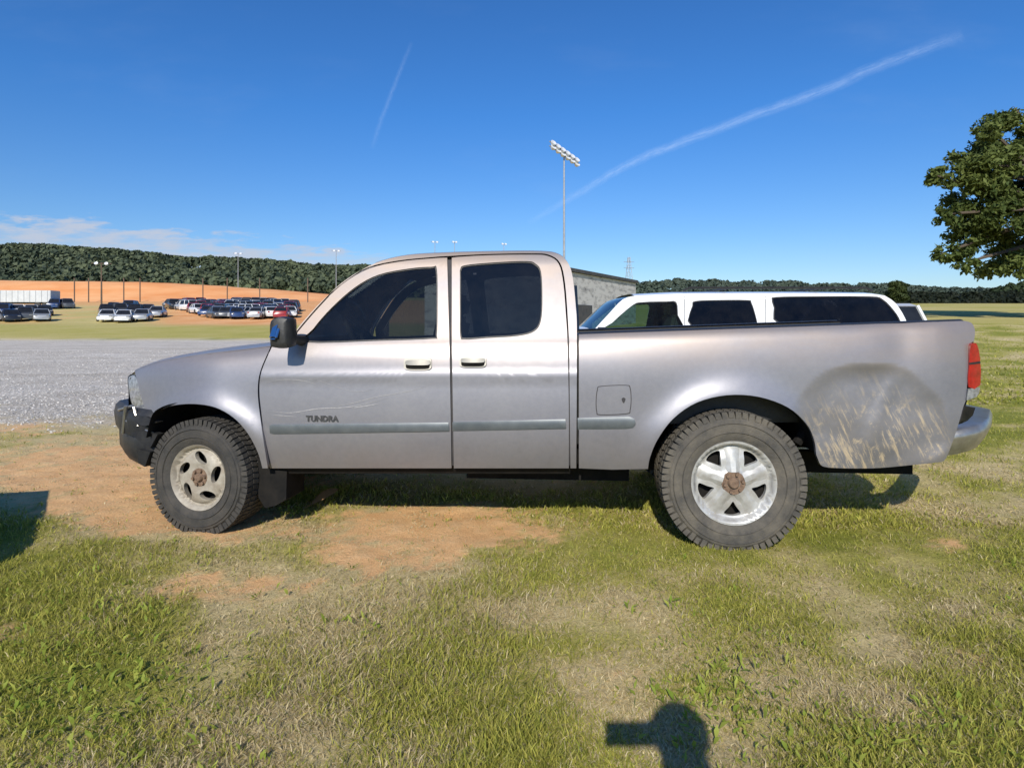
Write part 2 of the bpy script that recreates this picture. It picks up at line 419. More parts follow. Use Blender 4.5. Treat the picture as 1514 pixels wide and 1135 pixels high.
def ground_mat():
    m, nt, o = nodes('grass_dirt_and_gravel')
    p = N(nt, 'ShaderNodeBsdfPrincipled'); lk(nt, p.outputs[0], o.inputs[0]); p.inputs['Roughness'].default_value = .95; p.inputs['Specular IOR Level'].default_value = .15
    a = N(nt, 'ShaderNodeAttribute', attribute_name='tint'); s = N(nt, 'ShaderNodeSeparateColor'); lk(nt, a.outputs[0], s.inputs[0])
    tc = N(nt, 'ShaderNodeTexCoord').outputs['Object']
    fine = noise_(nt, 60, 7, .8, tc); mid = noise_(nt, 6, 6, .7, tc); big = noise_(nt, .35, 5, .6, tc)
    vfine = noise_(nt, 210, 4, .7, tc)
    fac = math_(nt, 'ADD', s.outputs[2], math_(nt, 'ADD', madd(nt, mid, .5, -.25), madd(nt, big, .5, -.25)), True)
    g = ramp(nt, fac, [(.05, (.27,.28,.045)), (.45, (.45,.395,.11)), (.95, (.66,.53,.27))])
    g = mixc(nt, .55, g, ramp(nt, fine, [(.3, (.3,.28,.25)), (.7, (1.5,1.5,1.5))]), 'MULTIPLY')
    d = ramp(nt, mid, [(.25, (.82,.455,.20)), (.55, (.90,.56,.275)), (.8, (.84,.58,.33))])
    d = mixc(nt, .55, d, ramp(nt, fine, [(.25, (.6,.55,.5)), (.6, (1.1,1.1,1.1)), (.75, (1.2,1.18,1.16))]), 'MULTIPLY')
    d = mixc(nt, .45, d, ramp(nt, vfine, [(.3, (.64,.62,.58)), (.6, (1.15,1.15,1.15))]), 'MULTIPLY')
    d = mixc(nt, .35, d, ramp(nt, noise_(nt, 1.4, 6, .7, tc), [(.3, (.76,.68,.6)), (.65, (1.12,1.12,1.12))]), 'MULTIPLY')
    v = N(nt, 'ShaderNodeTexVoronoi'); v.inputs['Scale'].default_value = 34; lk(nt, tc, v.inputs['Vector'])
    gv = ramp(nt, N_rgb(nt, v.outputs['Color']), [(.15, (.40,.37,.325)), (.5, (.60,.56,.505)), (.85, (.78,.74,.68))])
    gv = mixc(nt, .5, gv, ramp(nt, noise_(nt, 1.1, 6, .7, tc), [(.3, (.7,.65,.58)), (.7, (1.15,1.12,1.08))]), 'MULTIPLY')
    gv = mixc(nt, .6, gv, ramp(nt, noise_(nt, .22, 5, .65, tc, mapping=(1,2.4,1)), [(.35, (.76,.70,.62)), (.65, (1.12,1.1,1.08))]), 'MULTIPLY')
    cl = ramp(nt, noise_(nt, .25, 6, .7, tc), [(.3, (.68,.29,.10)), (.7, (.80,.46,.22))])
    c = mixc(nt, s.outputs[0], g, d); c = mixc(nt, s.outputs[1], c, gv); c = mixc(nt, a.outputs['Alpha'], c, cl)
    lk(nt, c, p.inputs['Base Color'])
    b = N(nt, 'ShaderNodeBump'); b.inputs['Strength'].default_value = .9; b.inputs['Distance'].default_value = .018
    lk(nt, math_(nt, 'ADD', math_(nt, 'ADD', fine, math_(nt, 'MULTIPLY', vfine, .35)), math_(nt, 'MULTIPLY', mid, 1.5)), b.inputs['Height']); lk(nt, b.outputs[0], p.inputs['Normal'])
    return m

def graded(a, b, step, far0, far1, g=1.06):
    mid = list(np.arange(a, b + 1e-6, step)); lo = []; hi = []
    x = b; s = step
    while x < far1: s *= g; x += s; hi.append(x)
    x = a; s = step
    while x > far0: s *= g; x -= s; lo.append(x)
    return np.array(lo[::-1] + mid + hi)
gx = graded(-7, 7, .035, -3500, 3500, 1.055); gy = graded(1.4, 9.5, .035, -300, 4500, 1.045)
X, Y = np.meshgrid(gx, gy); Z = terrain(X, Y)
V = np.stack([X, Y, Z], -1).reshape(-1, 3)
nx, ny = len(gx), len(gy)
I = (np.arange(ny-1)[:, None]*nx + np.arange(nx-1)[None]).ravel()
Fc = np.stack([I, I+1, I+nx+1, I+nx], -1)
xf, yf = V[:, 0], V[:, 1]
fardry = .24 + .55*fbm(xf*.05, yf*.09, 3) + .15*(xf < 0)*ss(56, 70, yf)
gr = gravel(xf, yf); cv = np.stack([dirt(xf, yf)*(yf < 12), gr, np.where(yf < 45, dry(xf, yf), fardry), clay(xf, yf)*(yf < 150)], -1)
fr_left = ss(-.5,-6,xf)*np.exp(-((yf-8.9)/2.4)**2)*.8
cv[:, 0] = np.maximum(cv[:, 0], fr_left*ss(.4,.65,fbm(xf*.9,yf*.9,77)))
g = from_arrays('ground', V, Fc, ground_mat(), cols=cv, smooth=True); tag(g, kind='structure')

# ---------------------------------------------------------------- grass
def blades(name, P, h, w, lean, C, basew=1.0, midw=.8, label=None, cat=None):
    n = len(P); az = rng.uniform(0, 2*PI, n); la = rng.uniform(0, 2*PI, n)
    px = np.stack([np.cos(az), np.sin(az), 0*az], -1); ld = np.stack([np.cos(la), np.sin(la), 0*la], -1)*(lean*h)[:, None]
    up = np.zeros((n, 3)); up[:, 2] = h*np.sqrt(np.maximum(.05, 1-np.minimum(lean, .97)**2))
    W_ = w[:, None]
    v0 = P - px*W_*.5*basew; v1 = P + px*W_*.5*basew
    mid = P + up*.6 + ld*.35
    v2 = mid - px*W_*.5*midw; v3 = mid + px*W_*.5*midw
    v4 = P + up + ld
    V = np.stack([v0, v1, v2, v3, v4], 1).reshape(-1, 3)
    b = (np.arange(n)*5)[:, None]
    T_ = np.concatenate([b+np.array([[0,1,3]]), b+np.array([[0,3,2]]), b+np.array([[2,3,4]])], 1).reshape(-1, 3)
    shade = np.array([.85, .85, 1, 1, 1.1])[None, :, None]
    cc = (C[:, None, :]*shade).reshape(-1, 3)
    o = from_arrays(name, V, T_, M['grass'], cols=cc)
    tag(o, label, cat, kind='stuff'); return o

def sample(n, y0, y1, margin=.05):
    u = rng.uniform(0, 1, n)
    y = 1/(1/y0 + u*(1/y1-1/y0))
    x = rng.uniform(-.85-margin, .85+margin, n)*y
    return x, y
def gcolor(x, y, n):
    d = dry(x, y); t = rng.uniform(0, 1, n)
    isdry = (t < np.clip(d*1.0, .12, .93))
    k = rng.uniform(0, 1, (n, 1))
    green = np.array([[.30,.335,.045]])*(1-k) + np.array([[.66,.60,.14]])*k
    straw = np.array([[.60,.47,.23]])*(1-k) + np.array([[.86,.74,.46]])*k
    c = np.where(isdry[:, None], straw, green)
    return c*rng.uniform(.66, 1.1, (n, 1)), isdry
PX, PY_, PH, PW, PL, PC = [], [], [], [], [], []
for n, y0, y1, hs, ws in ((340000, 1.7, 4.2, .037, .0040), (180000, 4.0, 11, .040, .0075), (90000, 10, 45, .06, .03)):
    x, y = sample(n, y0, y1)
    tuft = ss(.48, .64, fbm(x*11, y*11, 131))
    keep = rng.uniform(0, 1, n) > np.clip(dirt(x, y)*(1.0-.6*tuft), 0, .97)
    keep &= rng.uniform(0, 1, n) > gravel(x, y)*.985
    keep &= rng.uniform(0, 1, n) < .22 + 1.1*ss(.25, .65, fbm(x*2.6, y*2.6, 91))*(.5+.7*tuft)
    keep &= ~((x < -.5) & (y > 8) & (rng.uniform(0, 1, n) < fbm(x*.9, y*.9, 77)*.8))
    if y0 > 9: keep &= (x/y > .45) | (y > 38)
    x = x[keep]; y = y[keep]; n = len(x)
    c, isd = gcolor(x, y, n)
    hh = hs*rng.uniform(.4, 1.5, n)*(.4+1.2*fbm(x*1.7, y*1.7, 15)); hh[isd] *= .85; hh *= 1-.5*np.clip(dirtraw(x, y), 0, 1)
    PX.append(x); PY_.append(y); PH.append(hh); PW.append(ws*rng.uniform(.6, 1.4, n)); PL.append(np.where(isd, rng.uniform(.6, 1.7, n), rng.uniform(.3, 1.3, n))); PC.append(c)
x, y = sample(30000, 1.8, 6.5); k = rng.uniform(0, 1, len(x)) < np.clip(dirtraw(x, y), .2, .5); x, y = x[k], y[k]; n = len(x)
kk = rng.uniform(0, 1, (n, 1)); PX.append(x); PY_.append(y); PH.append(rng.uniform(.012, .035, n)); PW.append(rng.uniform(.002, .005, n)); PL.append(rng.uniform(1.2, 2.2, n)); PC.append(np.array([[.48,.34,.17]])*(1-kk)+np.array([[.78,.66,.42]])*kk)
x = np.concatenate(PX); y = np.concatenate(PY_)
blades('grass', np.stack([x, y, terrain(x, y)-.003], -1), np.concatenate(PH), np.concatenate(PW), np.concatenate(PL), np.concatenate(PC),
       label='short green and straw coloured grass over the field', cat='grass')
n0 = 1300
cx_, cy_ = sample(n0, 1.8, 6.5)
wgt = ss(.48, .68, fbm(cx_*1.3+9, cy_*1.3, 101))*.45
pxx, pyy = pxpy(cx_, cy_)
wgt = np.maximum(wgt, np.exp(-((pxx-130)/190)**2-((pyy-960)/150)**2)); wgt = np.maximum(wgt, .45*np.exp(-((pxx-1300)/200)**2-((pyy-1080)/80)**2))
k = (rng.uniform(0, 1, n0) < wgt) & (dirt(cx_, cy_) < .5)
cx_, cy_ = cx_[k], cy_[k]
K = 10; sz = np.repeat(rng.uniform(.35, .9, len(cx_)), K)
wx = np.repeat(cx_, K) + rng.normal(0, .045, len(cx_)*K); wy = np.repeat(cy_, K) + rng.normal(0, .045, len(cx_)*K); n = len(wx)
kk = rng.uniform(0, 1, (n, 1)); C = np.array([[.22,.31,.035]])*(1-kk) + np.array([[.48,.50,.10]])*kk
blades('weeds', np.stack([wx, wy, terrain(wx, wy)+rng.uniform(0, .02, n)], -1), sz*rng.uniform(.03, .065, n), sz*rng.uniform(.011, .023, n), rng.uniform(.4, 1.1, n), C, .35, 1.1,
       label='bright green broad leaved weeds among the grass', cat='weeds')
n = 22000; x, y = sample(n, 5.5, 30); x = -np.abs(x)
k = rng.uniform(0, 1, n) < gravel(x, y); x, y = x[k], y[k]; n = len(x)
s = rng.uniform(.006, .020, n)*np.clip(1+(y-8)*.03, .5, 2)
P = np.stack([x, y, terrain(x, y)+s*.3], -1)
oc = np.array([[1,0,0],[-1,0,0],[0,1,0],[0,-1,0],[0,0,.7],[0,0,-.7]])
Vs = P[:, None] + oc[None]*s[:, None, None]*rng.uniform(.6, 1.3, (n, 6, 1)) + rng.normal(0, .2, (n, 6, 3))*s[:, None, None]
of = np.array([[0,2,4],[2,1,4],[1,3,4],[3,0,4],[2,0,5],[1,2,5],[3,1,5],[0,3,5]])
Tf = (np.arange(n)*6)[:, None, None] + of[None]
gc = rng.uniform(.38, .80, (n, 1))*np.array([[1,.95,.88]])
o = from_arrays('gravel', Vs.reshape(-1, 3), Tf.reshape(-1, 3), foliage('stone', 0), cols=np.repeat(gc, 6, 0)); tag(o, 'loose grey gravel stones covering the lot', 'gravel', kind='stuff')

# ---------------------------------------------------------------- wheels
def dish_panel(name, rim, holes, dish, m, parent, cell=.03, thick=.03):
    ol = [(rim*math.cos(a), rim*math.sin(a)) for a in np.linspace(0, 2*PI, 65)[:-1]]
    return panel(name, ol, lambda x, y: Vector((x, dish(math.hypot(x, y)), y)), m, parent, cell, holes, thick=(0, thick, 0))

def make_wheel(parent, loc, R, rr, W, style, rot=0, lugs=True, tyre_m=None, rim_m=None, spin=.3):
    e = empty('wheel', loc, rot, parent)
    t = MB(); h = R - rr
    prof = [(rr-.012, .05), (rr-.004, .012), (rr+.012, .002), (rr+.25*h, -.008), (rr+.5*h, -.012), (rr+.7*h, -.006), (R-.045, .004), (R-.018, .022), (R-.010, .05),
            (R-.009, W*.5), (R-.010, W-.05), (R-.018, W-.022), (rr+.5*h, W+.01), (rr+.01, W-.002), (rr-.012, W-.05)]
    t.lathe(prof, 96)
    if lugs:
        def lug(a0, a1, y0, y1, r0, r1, sk=0):
            p = []
            for r in (r0, r1):
                for (a, y) in ((a0, y0), (a1, y0), (a1+sk, y1), (a0+sk, y1)):
                    p.append((r*math.cos(a), y, r*math.sin(a)))
            t.hexa(p)
        n = 64; st = 2*PI/n
        for k in range(n):
            a = k*st; big = .014 if k % 2 else 0
            lug(a, a+st*.74, .003-big*.2, W*.2, R-.040-big, R-.003, st*.15)
            lug(a+st*.3, a+st*1.0, W*.23, W*.42, R-.02, R-.002, -st*.25)
            lug(a+st*.1, a+st*.8, W*.45, W*.6, R-.02, R-.002, st*.25)
            lug(a+st*.4, a+st*1.1, W*.63, W*.78, R-.02, R-.002, -st*.2)
            lug(a, a+st*.74, W*.81, W+.002, R-.040, R-.003, -st*.15)
        for q in (.30, .60):
            t.lathe([(rr+q*h-.004, -.008), (rr+q*h, -.0155), (rr+q*h+.004, -.008)], 96)
    t.build('tyre', tyre_m or M['rubber'], e, 40)
    hs = []
    if style == 'star':
        for k in range(5):
            th = spin + 2*PI*k/5
            pts = closed([(.46, 0), (.60, -.15), (.74, -.25), (.80, -.22), (.825, 0), (.80, .22), (.74, .25), (.60, .15)], 3)
            hs.append([(rr*a*math.cos(th+b), rr*a*math.sin(th+b)) for a, b in pts])
        dish = spline1([0, .25*rr, .33*rr, .6*rr, .82*rr, .88*rr, .93*rr, rr], [.012, .012, .024, .030, .046, .036, .006, .001])
    elif style == 'slot':
        for k in range(5):
            th = spin + 2*PI*k/5; c = (rr*.60*math.cos(th), rr*.60*math.sin(th)); tl = th + 1.05
            hs.append([(c[0] + rr*(.265*math.cos(q)*math.cos(tl) - .135*math.sin(q)*math.sin(tl)), c[1] + rr*(.265*math.cos(q)*math.sin(tl) + .135*math.sin(q)*math.cos(tl))) for q in np.linspace(0, 2*PI, 21)[:-1]])
        dish = spline1([0, .3*rr, .5*rr, .75*rr, .86*rr, .92*rr, rr], [.02, .02, .012, .022, .045, .02, .002])
    else:
        for k in range(6):
            th = spin + 2*PI*k/6; c = (rr*.6*math.cos(th), rr*.6*math.sin(th))
            hs.append([(c[0]+rr*.17*math.cos(q), c[1]+rr*.17*math.sin(q)) for q in np.linspace(0, 2*PI, 11)[:-1]])
        dish = spline1([0, .3*rr, .6*rr, .86*rr, rr], [.01, .012, .02, .03, .002])
    rim = dish_panel('rim', rr*1.0, hs, dish, rim_m or M['alloy'], e, rr*.10)
    if style == 'star':       # raised ridges along the five spokes
        for k in range(5):
            th = spin + 2*PI*(k+.5)/5; mb = MB(); vs = []
            secs = [(.26, .15), (.45, .175), (.62, .18), (.76, .20), (.86, .28)]
            for a, hw in secs:
                y0 = dish(a*rr)
                for off, dy in ((-hw, .004), (-hw*.35, -.011), (hw*.35, -.011), (hw, .004)):
                    x_ = a*rr*math.cos(th) - off*rr*math.sin(th); z_ = a*rr*math.sin(th) + off*rr*math.cos(th)
                    vs.append((x_, y0+dy+(.008 if a > .8 else 0), z_))
            fs = [(i*4+j, i*4+j+1, i*4+j+5, i*4+j+4) for i in range(len(secs)-1) for j in range(3)]
            mb.add(vs, fs); mb.build('spoke', rim_m or M['alloy'], e, 25)
    b = MB(); b.lathe([(0, .10), (rr*.93, .10), (rr*.97, .04)], 40)
    b.build('brake_drum', M['under'], e)
    hb = MB(); yb = dish(.2*rr)
    hb.lathe([(0, yb-.022), (rr*.10, yb-.022), (rr*.13, yb-.012), (rr*.15, yb+.004), (rr*.15, yb+.02)], 24)
    hb.lathe([(rr*.15, yb-.003), (rr*.275, yb-.003), (rr*.285, yb+.02)], 30)
    for k in range(6):
        a = 2*PI*k/6 + .2; hb.tube([(rr*.215*math.cos(a), yb-.018, rr*.215*math.sin(a)), (rr*.215*math.cos(a), yb+.01, rr*.215*math.sin(a))], .010, 6)
    hb.build('hub', M['rust'], e)
    return e

# ---------------------------------------------------------------- the pickup truck
fr = Frame(-.0707, 3.738, -.35); T = fr.T; W = 1.90
truck = empty('pickup_truck', (fr.o[0], fr.o[1], 0), fr.ang)
tag(truck, 'silver extended cab pickup truck with a dented rear quarter and mismatched wheels', 'pickup truck')
S_cab = spline1([366,372,380,392,450,500,512,530,560,600,640,665,692,710], [.36,.33,.305,.277,.165,.075,.052,.028,.011,0,0,.012,.045,.08])
S_f = spline1([-20,0,10,25,50,90,130,170], [.19,.095,.056,.029,.010,0,0,.02])
S_b = spline1([-5,0,8,20,45,75,120,150,180,205,220], [.10,.07,.046,.028,.009,0,0,.003,.02,.05,.08])
def nose(px): return max(0, (330-px)/140)**2.2*.28
def v_door(px, py):
    return S_cab(py) - .006*math.exp(-((py-556)/8)**2)
FT = spline1([190,200,215,240,300,360,400,440], [556,547,540,533,523,516,511,507])
def ftop(px): return FT(px)
def v_fender(px, py):
    d = math.hypot(px-292, (py-705))
    return S_f(py-ftop(px)) + nose(px) - .034*math.exp(-((d-100)/24)**2)
def btop(px): return 494 - (px-853)*.0345
def vn(x, y): return float(fbm(np.array(x), np.array(y), 7)) - .5
def vs1(x, y): return float(vnoise(np.array(x), np.array(y), 3)) - .5
def dent_amt(px, py):
    ry = 82 if py < 622 else 130
    e = ((px-1288-.12*(py-622))/104)**2 + ((py-622)/ry)**2 + .9*vs1(px/58, py/50)
    t = min(1, max(0, (1.08-e)/.66)); return t*t*(3-2*t)
def v_bed(px, py):
    d = math.hypot(px-1085, py-714)
    v = S_b(py-btop(px)) - .036*math.exp(-((d-124)/26)**2)
    if px > 1380: v += ((px-1380)/60)**2*.06
    q = dent_amt(px, py)
    if q > 0:
        v += q*(.042 + .036*vs1(px/70+.3, py/54) + .014*vn(px/28, py/40))
        v -= q*.012*math.exp(-((px-1288+.45*(py-640))/14)**2)
    v += .010*math.exp(-((px-1330)/26)**2-((py-520)/40)**2)
    return v
def scrape(px, py):
    q = dent_amt(px-2, py-2)
    return max(0, min(1, q*(.78+.7*vn(px/64+3, py/54)) + q*.25*max(0, (py-600)/80)))
def near(vf, dv=0): return lambda px, py: T(px, py, vf(px, py)+dv)
def farm(vf, dv=0):
    def f(px, py):
        p = T(px, py, vf(px, py)+dv); p.y = W - p.y; return p
    return f
def side(name, ol, vf, m, parent=truck, cell=9, holes=(), th=.025, attr=None, both=True, dv=0, label=None):
    a = panel(name, ol, near(vf, dv), m, parent, cell, holes, thick=(0, th, 0) if th else None, attr=attr)
    if label: a['label'] = label
    b = None
    if both: b = panel(name, ol, farm(vf, dv), m, parent, cell*1.6, holes, thick=(0, -th, 0) if th else None, facedir=(0, 1, 0))
    return a, b

fd_front = sm([(399,692),(393,660),(387,615),(383.5,577),(387,548),(402,513)], 4)
fd_ol = fd_front + [(437,508)] + sm([(440,491),(470,456),(505,421),(545,397.5),(590,387),(640,382),(661,381)], 4) + [(664.5,505),(667.5,692)]
fd_hole = closed([(452,506),(463,486),(490,455),(525,424.5),(560,406),(605,397),(638,394.5),(646,398),(647,450),(646,496),(640,501),(560,504)], 4)
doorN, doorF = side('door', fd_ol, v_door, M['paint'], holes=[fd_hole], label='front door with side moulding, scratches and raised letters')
rd_ol = [(668,381)] + sm([(668.5,380.5),(720,377.5),(785,376.5),(810,378.5),(826,390),(833,420),(837,470),(839,505),(841,600),(841,692)], 4)[1:] + [(671,692),(668,505)]
rd_hole = closed([(680,410),(680.5,398),(688,392),(730,388),(778,386),(792,390),(800,402),(802,440),(800,474),(790,490),(765,497),(720,500),(688,502),(680.5,497),(680,460)], 4)
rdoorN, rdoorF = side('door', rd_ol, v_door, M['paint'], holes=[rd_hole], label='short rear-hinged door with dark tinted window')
def outer(pts, k=4): return sm(pts, k)
A_out = [(428,510),(441,484),(480,441),(520,409),(555,389),(600,377.5),(660,373.5),(740,371.5),(800,371.5),(824,375),(838,386),(846,406),(851,450),(853,500),(852,692)]
fr_ol = outer(A_out) + [(843.5,692),(841.5,505)] + sm([(839.5,470),(835.5,419),(828.2,388.8),(811,376.5),(785,374.6),(720,375.6),(660,378.6),(640,380),(590,385),(543.5,395.5),(503.5,419.5),(468.5,454.5),(438,490)], 4)
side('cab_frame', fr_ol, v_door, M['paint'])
side('rocker_panel', [(400,690),(843,690),(843,700),(402,700)], lambda x, y: .07+ (y-690)*.004, M['under'])
side('door_jamb', [(396,520),(655,520),(655,384),(676,384),(676,500),(848,500),(848,688),(402,688)], v_door, M['seam'], dv=.014, th=0, cell=14)
for dr, ol, gm in ((doorN, fd_hole, 'glass_front'), (rdoorN, rd_hole, 'glass_dark')):
    c = (sum(p[0] for p in ol)/len(ol), sum(p[1] for p in ol)/len(ol))
    big = [(c[0]+(p[0]-c[0])*1.02, c[1]+(p[1]-c[1])*1.03) for p in ol]
    panel('window_glass', big, near(v_door, .013), M[gm], dr, 12)
    panel('window_seal', [(c[0]+(p[0]-c[0])*1.022, c[1]+(p[1]-c[1])*1.035) for p in ol], near(v_door, .008), M['black_plastic'], dr, 12, holes=[[(c[0]+(p[0]-c[0])*.975, c[1]+(p[1]-c[1])*.955) for p in ol]], thick=(0,.006,0))
for dr, ol, gm in ((doorF, fd_hole, 'glass_front'), (rdoorF, rd_hole, 'glass_front')):
    panel('window_glass', ol, farm(v_door, .013), M[gm], dr, 16, facedir=(0,1,0))
def mould(ol, vf, parent, name='side_moulding'):
    ys = [p[1] for p in ol]; cy = (min(ys)+max(ys))/2
    panel(name, ol, lambda x, y: T(x, y, vf(x, y)-.014+.00022*(y-(cy-2))**2*.5), M['trim'], parent, 4, thick=(0, .02, 0))
mould([(398,629),(402,627.5),(663,624.5),(664,637),(404,642),(399,640)], v_door, doorN)
mould([(669,624),(836,619.5),(837,633),(669,637.5)], v_door, rdoorN)
def handle(px0, px1, py0, py1, parent):
    c = ((px0+px1)/2, (py0+py1)/2); hw = (px1-px0)/2; hh = (py1-py0)/2
    rr_ = lambda sx, sy, k=.45: [(c[0]+sx*hw*(abs(math.cos(a))**k)*(1 if math.cos(a) > 0 else -1), c[1]+sy*hh*(abs(math.sin(a))**k)*(1 if math.sin(a) > 0 else -1)) for a in np.linspace(.05, 2*PI+.05, 29)[:-1]]
    def flat(dv): return lambda x, y: T(x, y, v_door(x, y)+dv)
    panel('handle_base', rr_(1, 1), flat(-.012), M['handle'], parent, 4, thick=(0, .02, 0))
    panel('handle_recess', [(p[0], p[1]+2.5) for p in rr_(.86, .60)], flat(-.0145), M['under'], parent, 4)
    panel('handle_grip', rr_(.90, .40), lambda x, y: T(x, y-1.5, v_door(x, y)-.034+.012*((x-c[0])/hw)**2), M['handle'], parent, 4, thick=(0, .014, 0))
handle(597, 638, 528, 547, doorN); handle(679, 719, 525, 543, rdoorN)
cu = bpy.data.curves.new('lettering', 'FONT'); cu.body = 'TUNDRA'; cu.size = .058; cu.extrude = .003; cu.space_character = 1.06; cu.offset = .0026
to = bpy.data.objects.new('tmp', cu); col.objects.link(to)
dg = bpy.context.evaluated_depsgraph_get(); me = bpy.data.meshes.new_from_object(to.evaluated_get(dg)); bpy.data.objects.remove(to)
lt = link('lettering', me, M['letter'], doorN); p = T(453, 622, -.002); lt.location = (p.x, v_door(475, 615)-.004, p.z); lt.rotation_euler = (PI/2, 0, 0)
sc = T(501,621,0).x - p.x; lt.scale = (sc/max(.01, max(v.co.x for v in me.vertices)),)*2 + (1,)
for pts, wd in (([(392,566),(420,561),(450,563),(470,569)], .9), ([(396,607),(430,610),(470,604),(520,601),(575,588)], 1.5), ([(470,606),(520,596),(560,586),(610,577),(640,566)], 1.0), ([(400,613),(440,616)], 1.0), ([(520,603),(560,597)], 1.7), ([(455,556),(520,578),(556,574)], .7)):
    mb = MB(); q = sm(pts, 5); vs = []; fs = []
    for i, (x, y) in enumerate(q):
        k = wd*.5*(math.sin(PI*(i+.3)/(len(q)-.4)))
        for s in (-1, 1): vs.append(T(x, y+s*k, v_door(x, y)-.0025))
    for i in range(len(q)-1): fs.append((2*i, 2*i+1, 2*i+3, 2*i+2))
    mb.add(vs, fs)
    mb.build('scratch', M['scratch'], doorN)
fen_ol = [(x, FT(x)) for x in (199,202,206,210,216,224,233,244,258,275,295,315,335,355,375,390,400)] + sm([(399,515),(385,548),(381,577),(384.5,615),(391,660),(396,692)], 4) + sm([(388,692),(381,668),(366,640),(345,617),(318,602),(287,597),(257,599),(236,606),(224,613)], 4) + [(218,611),(212,598),(207,580)]
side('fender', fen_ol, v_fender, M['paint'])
hl_ol = closed([(190.5,558),(200,556),(208,578),(213,597),(217,609),(204,608),(195,596),(191,576)], 3)
for fm, fd in ((near(v_fender, .006), (0,-1,0)), (farm(v_fender, .006), (0,1,0))):
    hl = panel('headlight', hl_ol, fm, M['clear_lens'], truck, 5, thick=(0, .04*(-fd[1]), 0), facedir=fd)
    c = (203, 583)
    panel('headlight_surround', [(c[0]+(p[0]-c[0])*1.14, c[1]+(p[1]-c[1])*1.06) for p in hl_ol], (lambda f: lambda x, y: f(x, y) + Vector((0, .004 if f(x,y).y < W/2 else -.004, 0)))(fm), M['black_plastic'], hl, 5, facedir=fd)
hx_ = [191,196,202,210,220,235,255,280,310,340,370,400,420,440]
L = [T(x, FT(x)+1.2, S_f(1.2)-.004 + nose(x)) for x in hx_]; R = [Vector((p.x, W-p.y, p.z)) for p in L]
loft('hood', L, R, M['paint'], truck, 30, lambda s, t: (-.10*(1-s)**2*(1-(2*t-1)**2), 0, (.040*(1-(2*t-1)**4))*min(1, s*3+.3)))
L2 = [T(192, 558, .34), T(190, 575, .34), T(190, 600, .34), T(196, 640, .34)]
loft('grille', L2, [Vector((p.x, W-p.y, p.z)) for p in L2], M['black_plastic'], truck, 14, lambda s, t: (-.09*(1-(2*t-1)**2), 0, 0))
A_pts = outer(A_out)
ws_pts = [p for p in A_pts if p[0] <= 556]
L = [T(x, y, v_door(x, y)+.01) for x, y in ws_pts]
loft('windshield', L, [Vector((p.x, W-p.y, p.z)) for p in L], M['glass_front'], truck, 16, lambda s, t: (-.13*(1-(2*t-1)**2)*(1-.5*s), 0, .03*(1-(2*t-1)**2)*s))
loft('cowl', [T(405,518,.14), T(428,512,.09)], [Vector((q.x, W-q.y, q.z)) for q in (T(405,518,.14), T(428,512,.09))], M['black_plastic'], truck, 12, lambda s, t: (-.1*(1-(2*t-1)**2), 0, .03*(1-(2*t-1)**4)))
rf_pts = [p for p in A_pts if 554 <= p[0] and p[1] < 392 ]
L = [T(x, y, v_door(x, y)+.002) for x, y in rf_pts]; R = [Vector((p.x, W-p.y, p.z)) for p in L]
loft('roof', L, R, M['paint'], truck, 20, lambda s, t: (-.10*(1-(2*t-1)**2)*(1-s)**3, 0, .03*(1-(2*t-1)**4)))
loft('headliner', [p + Vector((0, .03, -.04)) for p in L], [p + Vector((0, -.03, -.04)) for p in R], M['interior'], truck, 8)
bk = [p for p in A_pts if p[0] > 836 and p[1] > 380]
L = [T(x, y, v_door(x, y)+.004) for x, y in bk]
loft('cab_back', L, [Vector((p.x, W-p.y, p.z)) for p in L], M['paint'], truck, 10)
mb = MB(); p0 = T(851, 420, .3); p1 = T(853, 488, .3)
mb.hexa([(p1.x-.005, .40, p1.z), (p1.x+.02, .40, p1.z), (p1.x+.02, W-.40, p1.z), (p1.x-.005, W-.40, p1.z), (p0.x-.005, .45, p0.z), (p0.x+.015, .45, p0.z), (p0.x+.015, W-.45, p0.z), (p0.x-.005, W-.45, p0.z)])
mb.build('rear_window', M['glass_dark'], truck)
arch_r = sm([(1207,672),(1203,648),(1192,626),(1165,602),(1122,586.5),(1075,584),(1030,595),(995,619),(972,650),(961,676),(958,693)], 4)
bed_ol = [(856,494)] + [(x, btop(x)) for x in np.linspace(900, 1420, 12)] + sm([(1427,474.3),(1437,478),(1441.5,489),(1440,504)], 4) + [(1434,508),(1432,540),(1430,568),(1427.5,593)] + sm([(1424,602),(1413,640),(1399,677),(1390,683)], 3) + sm([(1340,688),(1290,692),(1225,691),(1212,685)], 3) + arch_r + [(905,694),(856,692)]
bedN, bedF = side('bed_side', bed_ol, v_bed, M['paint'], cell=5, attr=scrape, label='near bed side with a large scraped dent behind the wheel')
mould([(854,618),(930,615.5),(938,619),(940,626),(936,632),(925,634),(854,635.5)], v_bed, bedN)
fdl = closed([(884,576),(889,571.5),(925,570),(931,574),(932.5,590),(931,606),(926,611),(888,612.5),(883,608),(882,592)], 3)
panel('fuel_door', fdl, near(v_bed, -.004), M['paint'], bedN, 8, thick=(0,.006,0))
panel('fuel_door_gap', [(907+(p[0]-907)*1.05, 591+(p[1]-591)*1.055) for p in fdl], near(v_bed, -.0015), M['seam'], bedN, 8, holes=[[(907+(p[0]-907)*.99, 591+(p[1]-591)*.99) for p in fdl]])
panel('fuel_door_latch', closed([(919,590),(922,587.5),(925,590),(922,596)], 3), near(v_bed, -.007), M['seam'], bedN, 3)
